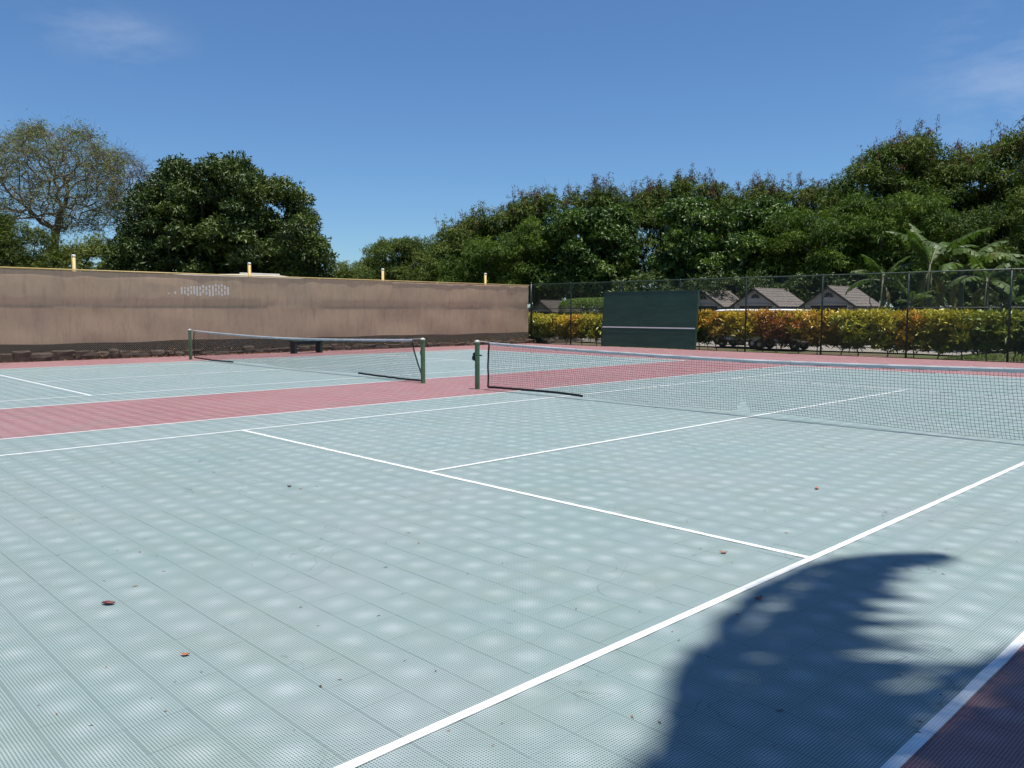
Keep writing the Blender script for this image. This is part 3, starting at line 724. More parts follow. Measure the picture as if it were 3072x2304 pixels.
# bench
T = thing('bench', 'dark green slab bench by the screened fence behind the far net', 'bench'); T.location = (-22.35, 5.2, 0)
b = MB()
for k in range(2): b.box((-.10+.20*k, 0, .475), (.185, 1.34, .045), bev=.006)
b.build('seat', M_bench, T)
for s in (-1, 1): b = MB(); b.box((0, s*.56, .2215), (.36, .10, .455), bev=.008); b.build('leg', M_bench, T)
b = MB(); b.box((.0, 0, .40), (.05, 1.01, .09), bev=.004); b.build('stretcher', M_bench, T)

# practice board
BX0, BX1, BYd, BH = -18.5, -13.35, 18.85, 2.56
T = thing('practice_board', 'dark green tennis practice wall with one white net line', 'practice wall'); T.location = (0, 18.72, 0); T.rotation_euler = (math.radians(-4.5), 0, 0); BYd = 0.0
rows = [.02, .66, 1.29, 1.92, BH]
for k in range(4):
    for s in range(2):
        xa, xb2 = BX0+(BX1-BX0)*s/2, BX0+(BX1-BX0)*(s+1)/2
        b = MB(); b.box(((xa+xb2)/2, BYd+.004*rs.rand(), (rows[k]+rows[k+1])/2), (xb2-xa-.002, .03, rows[k+1]-rows[k]-.002), bev=.001); b.build('panel', M_board, T)
b = MB(); b.box(((BX0+BX1)/2, BYd-.019, .925), (BX1-BX0-.01, .002, .05)); b.build('net_line', M_white, T)
b = MB(); b.box(((BX0+BX1)/2, BYd+.06, BH+.012), (BX1-BX0+.06, .16, .022), bev=.003); b.build('top_cap', M_board, T)
for x in (BX0-.016, BX1+.016): b = MB(); b.box((x, BYd+.05, BH/2), (.028, .13, BH-.01), bev=.003); b.build('side_trim', M_board, T)
for x in np.linspace(BX0+.1, BX1-.1, 5): b = MB(); b.box((x, BYd+.075, BH/2-.02), (.09, .09, BH-.06), bev=.003); b.build('stud', M_barkd, T)

# ------------------------------------------------------------------ croton hedge
HY = 20.25
spec = [(1588, 'lime', 1.50, 'tall lime green croton shrub by the corner fence post'), (1640, 'lime', 1.45, 'bright lime croton shrub right of the corner shrub'),
 (1692, 'yellow', 1.38, 'golden croton shrub with orange low leaves left of the practice wall'), (1745, 'orange', 1.40, 'yellow and orange croton shrub beside the fence post left of the practice wall'), (1796, 'lime', 1.42, 'yellow green croton shrub against the left edge of the practice wall'),
 (2098, 'green', 1.62, 'small green croton shrub against the right edge of the practice wall'), (2150, 'orange', 1.62, 'orange and yellow croton shrub right of the practice wall'), (2215, 'yellow', 1.60, 'golden croton shrub left of the first post right of the practice wall'),
 (2285, 'orange', 1.62, 'reddish orange croton shrub under the longest white cart roof'), (2335, 'red', 1.62, 'dark red croton shrub, reddest of the hedge'), (2392, 'yellow', 1.63, 'bright yellow croton shrub right of the dark red one'),
 (2450, 'orange', 1.58, 'orange flecked croton shrub at the second post right of the practice wall'), (2520, 'yellow', 1.62, 'yellow croton shrub just right of the second post past the practice wall'), (2592, 'lime', 1.66, 'glowing lime yellow croton shrub below the small banana plant'),
 (2665, 'lime', 1.64, 'lime croton shrub with dark lower leaves left of the third post'), (2745, 'orange', 1.60, 'orange tipped croton shrub just right of the third post'), (2815, 'lime', 1.68, 'tall yellow green croton shrub, highest of the right half'),
 (2890, 'lime', 1.60, 'lime green croton shrub just right of the tall yellow green one'), (2965, 'green', 1.62, 'deep green croton shrub left of the rightmost post'), (3045, 'green', 1.58, 'green croton shrub at the right edge of the picture'), (3130, 'dark', 1.6, 'dark green croton shrub past the right edge of the picture')]
for k, (px, kind, h, lab) in enumerate(spec):
    c = onY(px, 940, HY); x = c[0]; y = HY+.12*rs.randn(); T = thing('croton_shrub', lab, 'shrub', 'croton hedge shrubs'); T.location = (x, y, 0)
    low = (.42 if 2100 < px < 2420 else .26) if px > 2000 else .22; half = .80
    cl = []
    for j in range(34): cl.append([rs.randn()*.30*half/.6, rs.randn()*.20, low+.12+(h-low-.34)*rs.rand()**.9, .20+.10*rs.rand()])
    for j in range(6): cl.append([(j-2.5)/2.5*half*.85, rs.randn()*.12, h-.24+.04*rs.randn(), .20+.05*rs.rand()])
    for j in range(2 if 2100 < px < 2420 else 9): cl.append([rs.randn()*.34, rs.randn()*.2, .22+.4*rs.rand(), .18+.08*rs.rand()])
    if kind in ('lime', 'yellow') and px < 1800: cl.append([rs.randn()*.2, -.1, .35, .2])
    cl = np.array(cl)
    P_, D_, U_, L_, W_, R_ = clump_leaves(cl, 410, 5, .21, .050, droop=.05, spread=.55, crnd=.25, fill=.25)
    D_ = unit(D_+np.array([0, 0, .55])); 
    R_ = np.clip(R_*.62+.50*(P_[:, 2]-low)/(h-low)*(.6+.8*rs.rand(len(P_))), 0, 1)   # leaf tint gets brighter towards the shrub's top
    leaf_mesh('leaves', P_, D_, U_, L_, W_, R_, .2, L_cro[kind], T, long=True)
    A, par, ch, rad = limbs(np.array([0, 0, -.09]), np.array([rs.randn()*.04, 0, .22]), cl[:, :3], .006, .035, bf=.5)
    limb_mesh('stem', A, par, ch, rad, M_stem, T)

# clipped mushroom hedge
T = thing('clipped_shrub', 'smooth clipped green rounded shrub left of the practice wall', 'shrub'); c0 = onY(1790, 950, 24.5); T.location = (c0[0], c0[1], 0)
N = 26000; o = unit(rs.randn(N, 3)); o[:, 2] = np.abs(o[:, 2])*np.where(rs.rand(N) < .8, 1, -1); ex = np.sign(o)*np.abs(o)**.62
rr_ = (1-.10*rs.rand(N)**2); P_ = np.stack([ex[:, 0]*2.35, ex[:, 1]*1.3, 1.82+ex[:, 2]*np.where(ex[:, 2] > 0, .58, .48)], 1)*rr_[:, None]+[0, 0, 0]; P_[:, 2] += 1.82*(1-rr_)
leaf_mesh('foliage', P_, unit(o*.7+rs.randn(N, 3)*.6), unit(o+rs.randn(N, 3)*.4), .05+.03*rs.rand(N), .03, np.clip(rs.rand(N), 0, 1), .2, L_box, T)
A, par, ch, rad = limbs(np.array([0, 0, -.09]), np.array([0, 0, .7]), np.stack([rs.randn(30)*1.0, rs.randn(30)*.5, 1.5+.4*rs.rand(30)], 1), .02, .12); limb_mesh('trunk', A, par, ch, rad, M_barkd, T)

# ------------------------------------------------------------------ sheds
def shed(px, apex_y, Yg, wdt, dep_, label, eave=2.05, mat=None, arch=True, roofm=None):
    a = onY(px, apex_y, Yg); x0, za = a[0], a[2]; hw = wdt/2; T = thing('shed', label, 'shed', 'row of small gabled sheds'); T.location = (x0, Yg, 0)
    roofm = roofm or M_shingle; dw, dh = wdt*.36, eave-.08; mat = mat or M_shedwall
    wall = MB(); y1 = .12
    # front wall with a doorway, built from strips
    ez = eave-.05
    wall.prism([(-hw+.1, -.09), (-dw, -.09), (-dw, dh), (-hw+.1, dh)], 'y', 0, y1); wall.prism([(dw, -.09), (hw-.1, -.09), (hw-.1, dh), (dw, dh)], 'y', 0, y1)
    sl = (za-.06-ez)/(hw-.0); r_ = .27; zc = dh+(za-dh)*.42
    wall.prism([(-hw+.1, dh), (hw-.1, dh), (hw-.1, ez+sl*.1), (0, za-.06), (-hw+.1, ez+sl*.1)], 'y', 0, y1)
    wall.box((-hw+.16, dep_/2+.1, ez/2-.02), (.12, dep_-.25, ez+.12)); wall.box((hw-.16, dep_/2+.1, ez/2-.02), (.12, dep_-.25, ez+.12))
    wall.prism([(-hw+.1, -.09), (hw-.1, -.09), (hw-.1, ez+sl*.1), (0, za-.06), (-hw+.1, ez+sl*.1)], 'y', dep_-.12, dep_)
    wall.build('wall', mat, T, fix=True)
    d = MB(); d.box((0, .11, dh/2-.04), (dw*2-.002, .04, dh+.08)); do = d.build('door', M_dark, T)
    for k in range(4): q = MB(); q.box((0, .085, .25+k*.5), (dw*2-.06, .012, .44), bev=.004); q.build('door_panel', M_dark, do)
    t = MB(); n = 14; pts = [(-dw-.12+(2*dw+.24)*i/n, -.018, dh+.02+.10*math.sin(PI*i/n)) for i in range(n+1)]; t.tube(pts, .03, 5); t.build('arched_lintel', M_trim, T)
    if arch:
        aw = MB(); pl = [(-r_, zc)]+[(-r_*math.cos(PI*i/12), zc+r_*1.05*math.sin(PI*i/12)) for i in range(13)]; aw.prism(pl[1:], 'y', -.012, .06); w_o = aw.build('gable_window', M_dark, T, fix=True)
        fr = MB(); fr.tube([(q[0], -.02, q[1]) for q in pl[1:]], .022, 5); fr.tube([(-r_, -.02, zc), (r_, -.02, zc)], .024, 5); fr.build('window_frame', M_trim, w_o)
        ba = MB()
        for i in range(1, 5): an = PI*i/5; ba.tube([(0, -.016, zc), (-r_*math.cos(an), -.016, zc+r_*math.sin(an))], .009, 4)
        ba.build('glazing_bar', M_trim, w_o)
    # roof: two slopes of overlapping tile courses
    rf = MB(); 
    for s in (-1, 1):
        rf.add([(0, -.16, za-.03), (s*(hw+.16), -.16, eave-.16), (s*(hw+.16), dep_+.12, eave-.16), (0, dep_+.12, za-.03), (0, -.16, za-.055), (s*(hw+.16), -.16, eave-.185), (s*(hw+.16), dep_+.12, eave-.185), (0, dep_+.12, za-.055)],
               [(0, 1, 2, 3), (4, 7, 6, 5), (0, 4, 5, 1), (1, 5, 6, 2), (2, 6, 7, 3)])
    ro = rf.build('roof', roofm, T, fix=True)
    ncr = 7; me = MB(); wt = .30; ln_ = (math.hypot(hw+.16, za-eave+.13))/ncr*1.12
    nb = 6; vs = []
    for i in range(nb+1):
        u = i/nb; zz = .022*abs(math.sin(u*PI*1.0)); vs += [(-ln_/2, -wt/2+wt*u, zz), (ln_/2, -wt/2+wt*u, zz+.0), (ln_/2, -wt/2+wt*u, zz-.018)]
    me.add(vs, [(3*i+k, 3*i+1+k, 3*i+4+k, 3*i+3+k) for i in range(nb) for k in range(2)]); tmesh = me.mesh('roof_tile'); tmesh.materials.append(roofm)
    slope = math.atan2(za-eave+.13, hw+.16)
    for s in (-1, 1):
        for c in range(ncr):
            u = (c+.5)/ncr; zc_ = za-.03+(eave-.16-za+.03)*u+.030+.01*rs.rand(); 
            for j in range(int((dep_+.28)/wt)):
                o = bpy.data.objects.new('roof_tile', tmesh); COL.objects.link(o); o.parent = ro
                o.location = (s*(hw+.16)*u, -.16+wt*(j+.5)+(.15 if c % 2 else 0)*0, zc_+rs.rand()*.006)
                o.rotation_euler = (0, slope-.05, 0) if s > 0 else (0, slope-.05, PI)
    rc = MB(); rc.tube([(0, -.17, za-.005), (0, dep_+.13, za-.005)], .05, 8); rc.build('ridge_cap', roofm, ro)
    fb = MB()
    for s in (-1, 1): fb.add([(0, -.19, za-.03), (s*(hw+.17), -.19, eave-.165), (s*(hw+.17), -.19, eave-.245), (0, -.19, za-.12), (0, -.163, za-.03), (s*(hw+.17), -.163, eave-.165), (s*(hw+.17), -.163, eave-.245), (0, -.163, za-.12)], [(0, 1, 2, 3), (4, 7, 6, 5), (0, 4, 5, 1), (1, 5, 6, 2), (2, 6, 7, 3), (3, 7, 4, 0)])
    fb.build('fascia', M_barkd, T, fix=True)
    return T
shed(2110, 872, 30.2, 2.7, 2.9, 'grey gabled shed half hidden by the practice wall')
shed(2267, 865, 30.2, 2.8, 3.4, 'grey gabled shed with arched window above the white cart roofs')
shed(2487, 859, 30.0, 2.75, 3.3, 'grey gabled shed with arched window beside the banana plants')
shed(1625, 902, 25.6, 2.0, 2.6, 'dim olive grey shed behind the corner fence post', eave=1.72, mat=M_shedwall2, arch=False, roofm=M_barkd)

# ------------------------------------------------------------------ golf carts
def cart(x, y, rz, label):
    T = thing('golf_cart', label, 'golf cart', 'parked golf carts'); T.location = (x, y, -.03); T.rotation_euler = (0, 0, rz)
    b = MB(); b.prism([(-1.12, .36), (-1.15, .62), (-1.0, .78), (-.55, .82), (-.42, .40), (.35, .36), (.62, .48), (.72, .86), (.95, .84), (1.18, .62), (1.2, .40), (.98, .33)], 'y', -.56, .56); b.build('body', M_cartbody, T, fix=True)
    fl = MB(); fl.box((0, 0, .30), (1.9, 1.0, .06)); fl.build('floor_pan', M_black, T)
    s = MB(); s.box((-.45, 0, .83), (.5, 1.04, .12), bev=.04); s.build('seat', M_cartseat, T)
    s = MB(); s.box((-.72, 0, 1.08), (.12, 1.04, .36), bev=.04); s.build('seat_back', M_cartseat, T)
    r = MB(); n = 10; vs = []
    for i in range(n+1):
        u = i/n*2-1; e = max(0, 1-abs(u)**4); hw = .60*(.86+.14*e); zz = 1.70+.04*e
        vs += [(u*1.02, -hw, zz-.03), (u*1.02, -hw*1.03, zz+.005), (u*1.0, -hw*.8, zz+.055), (u*1.0, hw*.8, zz+.055), (u*1.02, hw*1.03, zz+.005), (u*1.02, hw, zz-.03)]
    r.add(vs, [(6*i+k, 6*i+6+k, 6*i+6+(k+1) % 6, 6*i+(k+1) % 6) for i in range(n) for k in range(6)]+[tuple(range(6)), tuple(6*n+5-k for k in range(6))]); r.build('roof', M_cartwhite, T, fix=True)
    for sx, bx in ((-.92, -.95), (.62, .85)):
        for sy in (-1, 1): p = MB(); p.tube([(bx, sy*.5, .8), (sx, sy*.5, 1.69)], .018, 6); p.build('roof_pillar', M_black, T)
    for wx in (-.78, .82):
        for sy in (-1, 1):
            p = MB(); prof = [(.10, -.085), (.20, -.09), (.225, -.06), (.225, .06), (.20, .09), (.10, .085)]; vs = []; sd_ = 20
            for r_, yy in prof:
                for k in range(sd_): a = 2*PI*k/sd_; vs.append((wx+r_*math.cos(a), sy*.50+yy, .225+r_*math.sin(a)))
            p.add(vs, [(sd_*i+k, sd_*i+(k+1) % sd_, sd_*i+sd_+(k+1) % sd_, sd_*i+sd_+k) for i in range(5) for k in range(sd_)])
            wo_ = p.build('wheel', M_tyre, T, smooth=False, fix=True)
            q = MB(); q.tube([(wx, sy*.46, .225), (wx, sy*.572, .225), (wx, sy*.585, .225)], [.125, .125, .05], 14); q.build('rim', M_rim, wo_)
    st = MB(); a_ = [(.42+.05*math.sin(t)*.5, .28+.16*math.cos(t), 1.06+.14*math.sin(t)) for t in np.linspace(0, 2*PI, 16)]; st.tube(a_, .014, 6); st.tube([(.45, .28, 1.06), (.75, .28, .82)], .018, 6); st.build('steering_wheel', M_black, T)
    for sy in (-1, 1): h = MB(); h.lathe((0, 0, 0), [(.06, 0), (.05, .02)], 12); ho = h.build('headlight', M_cartwhite, T); ho.location = (1.185, sy*.38, .56); ho.rotation_euler = (0, PI/2, 0)
    for sy in (-1, 1): h = MB(); h.box((-1.145, sy*.42, .58), (.02, .10, .08)); h.build('tail_light', M_redlamp, T)
    return T
cart(-13.75, 23.5, PI, 'white roofed golf cart parked nearest the practice wall')
cart(-11.30, 22.6, PI+.06, 'white roofed golf cart parked in front of the middle shed')
cart(-15.6, 26.0, PI-.2, 'farthest white roofed golf cart half behind the practice wall')

# pale house beyond the screened fence
HX = -30.0
ya, yb, yr0, yr1 = onX(430, 900, HX)[1], onX(930, 900, HX)[1], onX(765, 900, HX)[1], onX(885, 900, HX)[1]
zr = max(3.45, onX(820, 827, HX-1.5)[2])
T = thing('house', 'pale low house seen above and through the screened fence', 'house'); T.location = (HX, (ya+yb)/2, 0); hl = (yb-ya)/2; ym = (ya+yb)/2
wl = MB(); wl.box((-1.5, 0, 1.56), (3, 2*hl, 3.3)); wl.build('wall', M_housewall, T)
rf = MB(); z0 = 3.20; A_ = [(.012, -hl-.3, z0), (.012, hl+.3, z0), (-3.35, hl+.3, z0), (-3.35, -hl-.3, z0), (-1.5, yr0-ym, zr), (-1.5, yr1-ym, zr)]
rf.add(A_+[(q[0], q[1], q[2]-.08) for q in A_[:4]], [(0, 1, 5, 4), (1, 2, 5), (2, 3, 4, 5), (3, 0, 4), (0, 6, 7, 1), (1, 7, 8, 2), (2, 8, 9, 3), (3, 9, 6, 0), (9, 8, 7, 6)]); rf.build('roof', M_houseroof, T, fix=True)
rc = MB(); rc.tube([(-1.5, yr0-ym, zr), (-1.5, yr1-ym, zr)], .07, 8); rc.build('ridge_cap', M_houseroof, T)

# ------------------------------------------------------------------ trees
def skeleton_parts(T, cl, base, top, bark, tip=.012, mx=.25, name='trunk'):
    A, par, ch, rad = limbs(base, top, cl[:, :3], tip, mx); return limb_mesh(name, A, par, ch, rad, bark, T)
def tree(label, poly, depth, dhalf, ncl, rmin, rmax, leafm, dens, k, L, W, base_px, droop=.35, bark=None, mx=.25, spread=.8, crnd=.5, pods=None, name='tree', fill=.3, fork=.35, group='trees beyond the fences', edge=.5, tip=.03, core=0):
    b0 = at(base_px, 935, depth); base = np.array([b0[0], b0[1], -.1])
    T = thing(name, label, 'tree', group)
    T.location = base
    cl = clumps_in(poly, depth, dhalf, ncl, rmin, rmax, edge)
    if core: cl = np.concatenate([cl, clumps_in(poly, depth+1.0, dhalf*.4, core, rmax, rmax*1.3, .9)])
    cl[:, :3] -= base
    P_, D_, U_, L_, W_, R_ = clump_leaves(cl, dens, k, L, W, droop=droop, spread=spread, crnd=crnd, fill=fill)
    leaf_mesh('crown', P_, D_, U_, L_, W_, R_, .25, leafm, T)
    if pods:      # upright leafy shoots at the top of the crown
        hi = cl[np.argsort(-cl[:, 2]-rs.rand(len(cl))*1.5)[:len(cl)//3]]; n_ = 45; c_ = hi[rs.randint(len(hi), size=n_)]; t0 = c_[:, :3]+rs.randn(n_, 3)*[.5, .5, .1]*c_[:, 3:]+np.stack([0*c_[:, 3], 0*c_[:, 3], c_[:, 3]*.7], 1)
        q_ = np.concatenate([t0+np.array([0, 0, h_])+rs.randn(n_, 3)*.10 for h_ in (0, .22, .45, .7)]); k_ = 9; q_ = np.repeat(q_, k_, 0); m_ = len(q_)
        leaf_mesh('top_shoots', q_+rs.randn(m_, 3)*.08, unit(rs.randn(m_, 3)*[1, 1, .5]+[0, 0, -.1]), unit(rs.randn(m_, 3)+[0, 0, 1]), .26, .055, np.clip(rs.rand(m_)*1.05, 0, 1), .2, leafm, T)
    zt = cl[:, 2].min()*.5+cl[:, 2].mean()*.5; top = np.array([rs.randn()*.3, rs.randn()*.3, max(1.2, zt*fork*2)])
    skeleton_parts(T, cl, np.zeros(3), top, bark or M_barkd, tip, mx)
    if pods:
        n = pods; hi = cl[np.argsort(-(cl[:, 2]+rs.rand(len(cl))*2.0))[:max(6, len(cl)//4)]]; mb = MB(); PP = []
        for i in range(n):
            c = hi[rs.randint(len(hi))]; s = c[:3]+rs.randn(3)*[.5, .5, .1]*c[3]+[0, 0, c[3]*.5]; h = .5+1.3*rs.rand()**1.6; e = s+np.array([rs.randn()*.18, rs.randn()*.18, h])
            mb.tube([s, (s+e)/2+rs.randn(3)*.05, e], [.018, .012, .005], 3, caps=False)
            for t in (rs.rand(rs.randint(3, 12)) if rs.rand() < .8 else []): PP.append(s+(e-s)*(.3+.7*t)+rs.randn(3)*.07)
        tw = stuff(mb.build('dry_twigs', M_barkd, T))
        if PP:
            PP = np.repeat(np.array(PP), 5, 0); n_ = len(PP); PP = PP+rs.randn(n_, 3)*.10
            stuff(leaf_mesh('seed_pods', PP, unit(rs.randn(n_, 3)*.5+[0, 0, -1]), unit(rs.randn(n_, 3)), .16+.1*rs.rand(n_), .04+.02*rs.rand(n_), rs.rand(n_), .1, L_pods, T))
    return T

mango = [(285, 830), (300, 760), (345, 720), (380, 650), (395, 600), (425, 560), (420, 515), (500, 495), (520, 475), (600, 500), (640, 466), (700, 478), (712, 468), (760, 490), (800, 505), (835, 545), (870, 540), (915, 560), (935, 620), (955, 660), (975, 720), (992, 780), (975, 850), (900, 900), (300, 900)]
T = tree('dense dark round mango tree behind the screened fence', mango, 45, 4.2, 260, .5, .95, L_mango, 150, 6, .235, .08, 660, droop=.5, mx=.4, spread=.75, crnd=.6, name='mango_tree', edge=.5, core=70, group=None, fork=.3)

def kiawe(label, poly, depth, dhalf, npts, base, fork, leafs, leafm, bark, tip, mx, name='bare_tree'):
    b0 = at(base[0], 935, depth); b = np.array([b0[0], b0[1], -.1]); T = thing(name, label, 'tree'); T.location = b
    cl = clumps_in(poly, depth, dhalf, npts, .2, .5, .3); pts = cl[:, :3]-b; top = at(fork[0], fork[1], depth)-b
    A, par, ch, rad = limbs(np.zeros(3), top, pts, tip, mx, bf=.25, jit=.28); limb_mesh('trunk', A, par, ch, rad, bark, T)
    ends = np.array([A[i] for i in range(len(A)) if not ch[i]])
    mb = MB(); tips = []
    for e in ends:                                    # twigs
        for j in range(9):
            d = unit(rs.randn(3)*[1, 1, .6]+[0, 0, .25]); l = .6+.7*rs.rand(); q = e+d*l*.5+rs.randn(3)*.08; z = q+unit(d+rs.randn(3)*.5)*l*.5
            mb.tube([e, q, z], [tip*.7, tip*.5, tip*.25], 3, caps=False); tips += [q, z, (q+z)/2]
    mb.build('twigs', bark, T)
    tips = np.array(tips); sel = tips[rs.rand(len(tips)) < leafs[1]]
    if len(sel):
        P_ = np.repeat(sel, leafs[0], 0); n = len(P_); P_ = P_+rs.randn(n, 3)*.16
        leaf_mesh('crown', P_, unit(rs.randn(n, 3)*[1, 1, .6]+[0, 0, -.2]), unit(rs.randn(n, 3)+[0, 0, 1]), .20+.12*rs.rand(n), .045, rs.rand(n), .1, leafm, T)
    return T
k1 = [(-120, 700), (-100, 470), (0, 425), (80, 380), (120, 372), (150, 395), (205, 400), (240, 385), (275, 400), (300, 440), (330, 460), (360, 480), (370, 560), (350, 640), (330, 700), (250, 690), (180, 700), (60, 660)]
kiawe('tall sparse kiawe tree with open twisted limbs at the left', k1, 56, 5.5, 1250, (195, 950), (178, 640), (4, .42), L_kiawe, M_bark, .016, .32, 'kiawe_tree')
k2 = [(310, 470), (350, 440), (400, 465), (440, 500), (455, 530), (440, 600), (420, 680), (360, 720), (310, 640), (300, 540)]
kiawe('leafless purplish brown tree between the kiawe and the mango', k2, 60, 2.5, 420, (395, 950), (395, 700), (3, .06), L_kiawe, M_bark, .015, .18, 'bare_tree')
tree('soft green bush at the far left behind the screened fence', [(-200, 900), (-190, 690), (-60, 620), (20, 635), (90, 650), (140, 690), (190, 740), (230, 900)], 47, 2.5, 75, .6, 1.1, L_bush, 150, 6, .22, .045, 40, name='bush', droop=.6, group=None)
tree('scrubby olive bush under the kiawe tree', [(120, 900), (140, 730), (190, 690), (250, 680), (310, 700), (340, 770), (350, 900)], 50, 2.0, 46, .5, .9, L_kiawe, 110, 6, .20, .05, 230, name='bush', droop=.4, group=None)
tree('low green bush at the right foot of the mango', [(900, 890), (915, 790), (960, 765), (1000, 800), (1050, 805), (1080, 890)], 46, 1.5, 22, .4, .7, L_bush, 150, 6, .2, .05, 980, name='bush', droop=.4, group=None)
tree('rounded pale green tree far behind between mango and tree line', [(1030, 880), (1045, 800), (1085, 790), (1090, 745), (1130, 735), (1180, 722), (1240, 722), (1290, 730), (1340, 760), (1350, 880)], 78, 3.5, 95, .8, 1.3, L_far, 100, 6, .28, .065, 1200, droop=.1, name='far_tree', group=None, edge=.25)
tree('small pale green bush behind the fence left of the rounded tree', [(990, 880), (1010, 820), (1060, 790), (1120, 800), (1140, 880)], 70, 2, 22, .5, .9, L_far, 100, 6, .24, .06, 1060, droop=.1, name='bush', group=None)
tree('dark shrub under the crown of the mango', [(430, 900), (440, 800), (520, 760), (640, 750), (760, 760), (850, 800), (880, 900)], 51, 1.8, 46, .6, 1.0, L_mango, 140, 6, .24, .08, 640, name='bush', droop=.4, group=None)
# palm heads peeping over the fence far off
def small_palm(px, py, depth, label):
    t = at(px, py, depth); T = thing('palm_tree', label, 'palm'); T.location = (t[0], t[1], -.1); h = t[2]+.1
    m_ = MB(); m_.tube([(0, 0, 0), (.1, 0, h*.5), (0, 0, h)], [.16, .12, .1], 8); m_.build('trunk', M_bark, T, smooth=True)
    PP = []; DD = []
    for i in range(26):
        a = rs.rand()*2*PI; el = rs.rand()*1.3-.3
        for j in range(14):
            s = (j+1)/14*1.1; PP.append((math.cos(a)*math.cos(el)*s, math.sin(a)*math.cos(el)*s, h+math.sin(el)*s-.35*s*s)); DD.append((math.cos(a+rs.randn()*.7), math.sin(a+rs.randn()*.7), -.4+rs.randn()*.3))
    n = len(PP); leaf_mesh('crown', np.array(PP), unit(np.array(DD)), unit(rs.randn(n, 3)), .4, .04, rs.rand(n), .1, L_far, T)
small_palm(1012, 800, 72, 'small fan palm peeping over the screened fence, left of a pair')
small_palm(1030, 797, 74, 'small fan palm peeping over the screened fence, right of a pair')

SKYL = [(1255, 780), (1290, 735), (1320, 700), (1360, 690), (1400, 680), (1430, 655), (1480, 650), (1520, 625), (1560, 605), (1590, 585), (1640, 592), (1680, 590), (1720, 602), (1760, 580), (1780, 565), (1870, 572), (1885, 595), (1940, 572), (2010, 558), (2060, 548), (2100, 562), (2130, 535), (2180, 560), (2210, 582), (2250, 556), (2300, 548), (2340, 550), (2400, 563), (2440, 572), (2480, 562), (2510, 548), (2560, 500), (2590, 462), (2640, 442), (2700, 432), (2740, 402), (2810, 412), (2830, 442), (2870, 462), (2950, 460), (2990, 450), (3010, 412), (3072, 395), (3200, 420), (3400, 440)]
SX = np.array([q[0] for q in SKYL]); SY = np.array([q[1] for q in SKYL])
def span(a, b, off=0, bottom=900, inset=15):
    xs_ = np.linspace(a, b, 12); pts = []
    for i, x in enumerate(xs_):
        e = abs(i/11*2-1); pts.append((x, float(np.interp(x, SX, SY))+off+inset*1.6*max(0, e-.6)/.4))
    return [(a, bottom)]+pts+[(b, bottom)]
back = [(1262, 1470, 'brown tipped feathery tree, leftmost and lowest of the tree line'), (1400, 1640, 'feathery olive tree on the rising left part of the tree line'), (1580, 1830, 'feathery tree with dry pods standing above the corner post'), (1770, 2010, 'feathery tree with dry pods above the left half of the practice wall'),
        (1950, 2200, 'feathery tree with reddish pods above the right half of the practice wall'), (2130, 2360, 'feathery tree with tall dry twigs above the half hidden shed'), (2300, 2560, 'feathery tree with dark dry pods above the middle shed')]
for a, b, lab in back:
    tree(lab, span(a, b, 0, 900), 67, 2.6, 85, .6, 1.1, L_leuc, 80, 5, .34, .078, (a+b)/2, droop=.75, spread=.55, pods=50, crnd=.55, mx=.2, name='feathery_tree', group='feathery trees of the tree line', edge=.22, core=14)
for a, b, lab, dp in [(2470, 2790, 'tall feathery tree with one long pod twig, highest of the tree line', 58), (2730, 3010, 'tall feathery tree behind the tall banana plants', 60), (2950, 3330, 'tall feathery tree at the right edge of the picture', 58)]:
    tree(lab, span(a, b, 0, 900), dp, 3.2, 130, .7, 1.25, L_leuc, 80, 5, .34, .078, (a+b)/2, droop=.75, spread=.55, pods=50, crnd=.55, mx=.24, name='feathery_tree', group='feathery trees of the tree line', edge=.22, core=14)
front = [('feathery green tree over the screened fence right end', span(1330, 1640, 75, 900), 60, L_leucg, 0, 'feathery_tree', .30, .05),
 ('glossy broad leaved tree above the left edge of the practice wall', span(1620, 1900, 45, 900), 59, L_broad, 0, 'broad_leaved_tree', .24, .11),
 ('glossy broad leaved tree between practice wall and middle shed', span(1960, 2350, 50, 900), 53, L_broad, 0, 'broad_leaved_tree', .24, .11),
 ('bright feathery tree above the gap between middle and right sheds', span(2330, 2600, 90, 900), 51, L_leucg, 0, 'feathery_tree', .30, .05),
 ('feathery tree low behind the small banana plant', span(2560, 2860, 170, 900), 50, L_leucg, 0, 'feathery_tree', .30, .05),
 ('feathery tree low behind the tall banana plants at the right', span(2830, 3300, 190, 900), 50, L_leuc, 0, 'feathery_tree', .30, .05)]
for lab, pl, dp, lm, pods, nm, L, W in front:
    tree(lab, pl, dp, 2.2, 110, .55, 1.05, lm, 92 if nm[0] == 'f' else 115, 6 if nm[0] == 'b' else 5, L*1.06, W*(1.25 if nm[0] == 'f' else 1.05), float(np.mean([q[0] for q in pl])), droop=.7 if nm[0] == 'f' else .45, spread=.6, crnd=.6, mx=.2, name=nm, group=None, edge=.22, fork=.25)
# dark understory shrubs behind the sheds, in the trees' own shade
for px, lab in [(1560, 'dark understory shrub left of the olive grey shed'), (1740, 'dark understory shrub above the clipped shrub'), (1960, 'dark understory shrub behind the practice wall'), (2190, 'dark understory shrub between the two left sheds'), (2430, 'dark understory shrub between the two right sheds'), (2640, 'dark understory shrub behind the small banana plant'), (2830, 'dark understory shrub behind the tall banana plants'), (3020, 'dark understory shrub behind the rightmost fence post')]:
    tree(lab, [(px-150, 1010), (px-140, 860), (px-60, 820), (px+60, 815), (px+140, 860), (px+150, 1010)], 62 if px < 1900 else 49, 1.2, 34, .5, .9, L_mango, 90, 6, .22, .08, px, name='understory_shrub', group='understory shrubs', edge=.3, droop=.3)

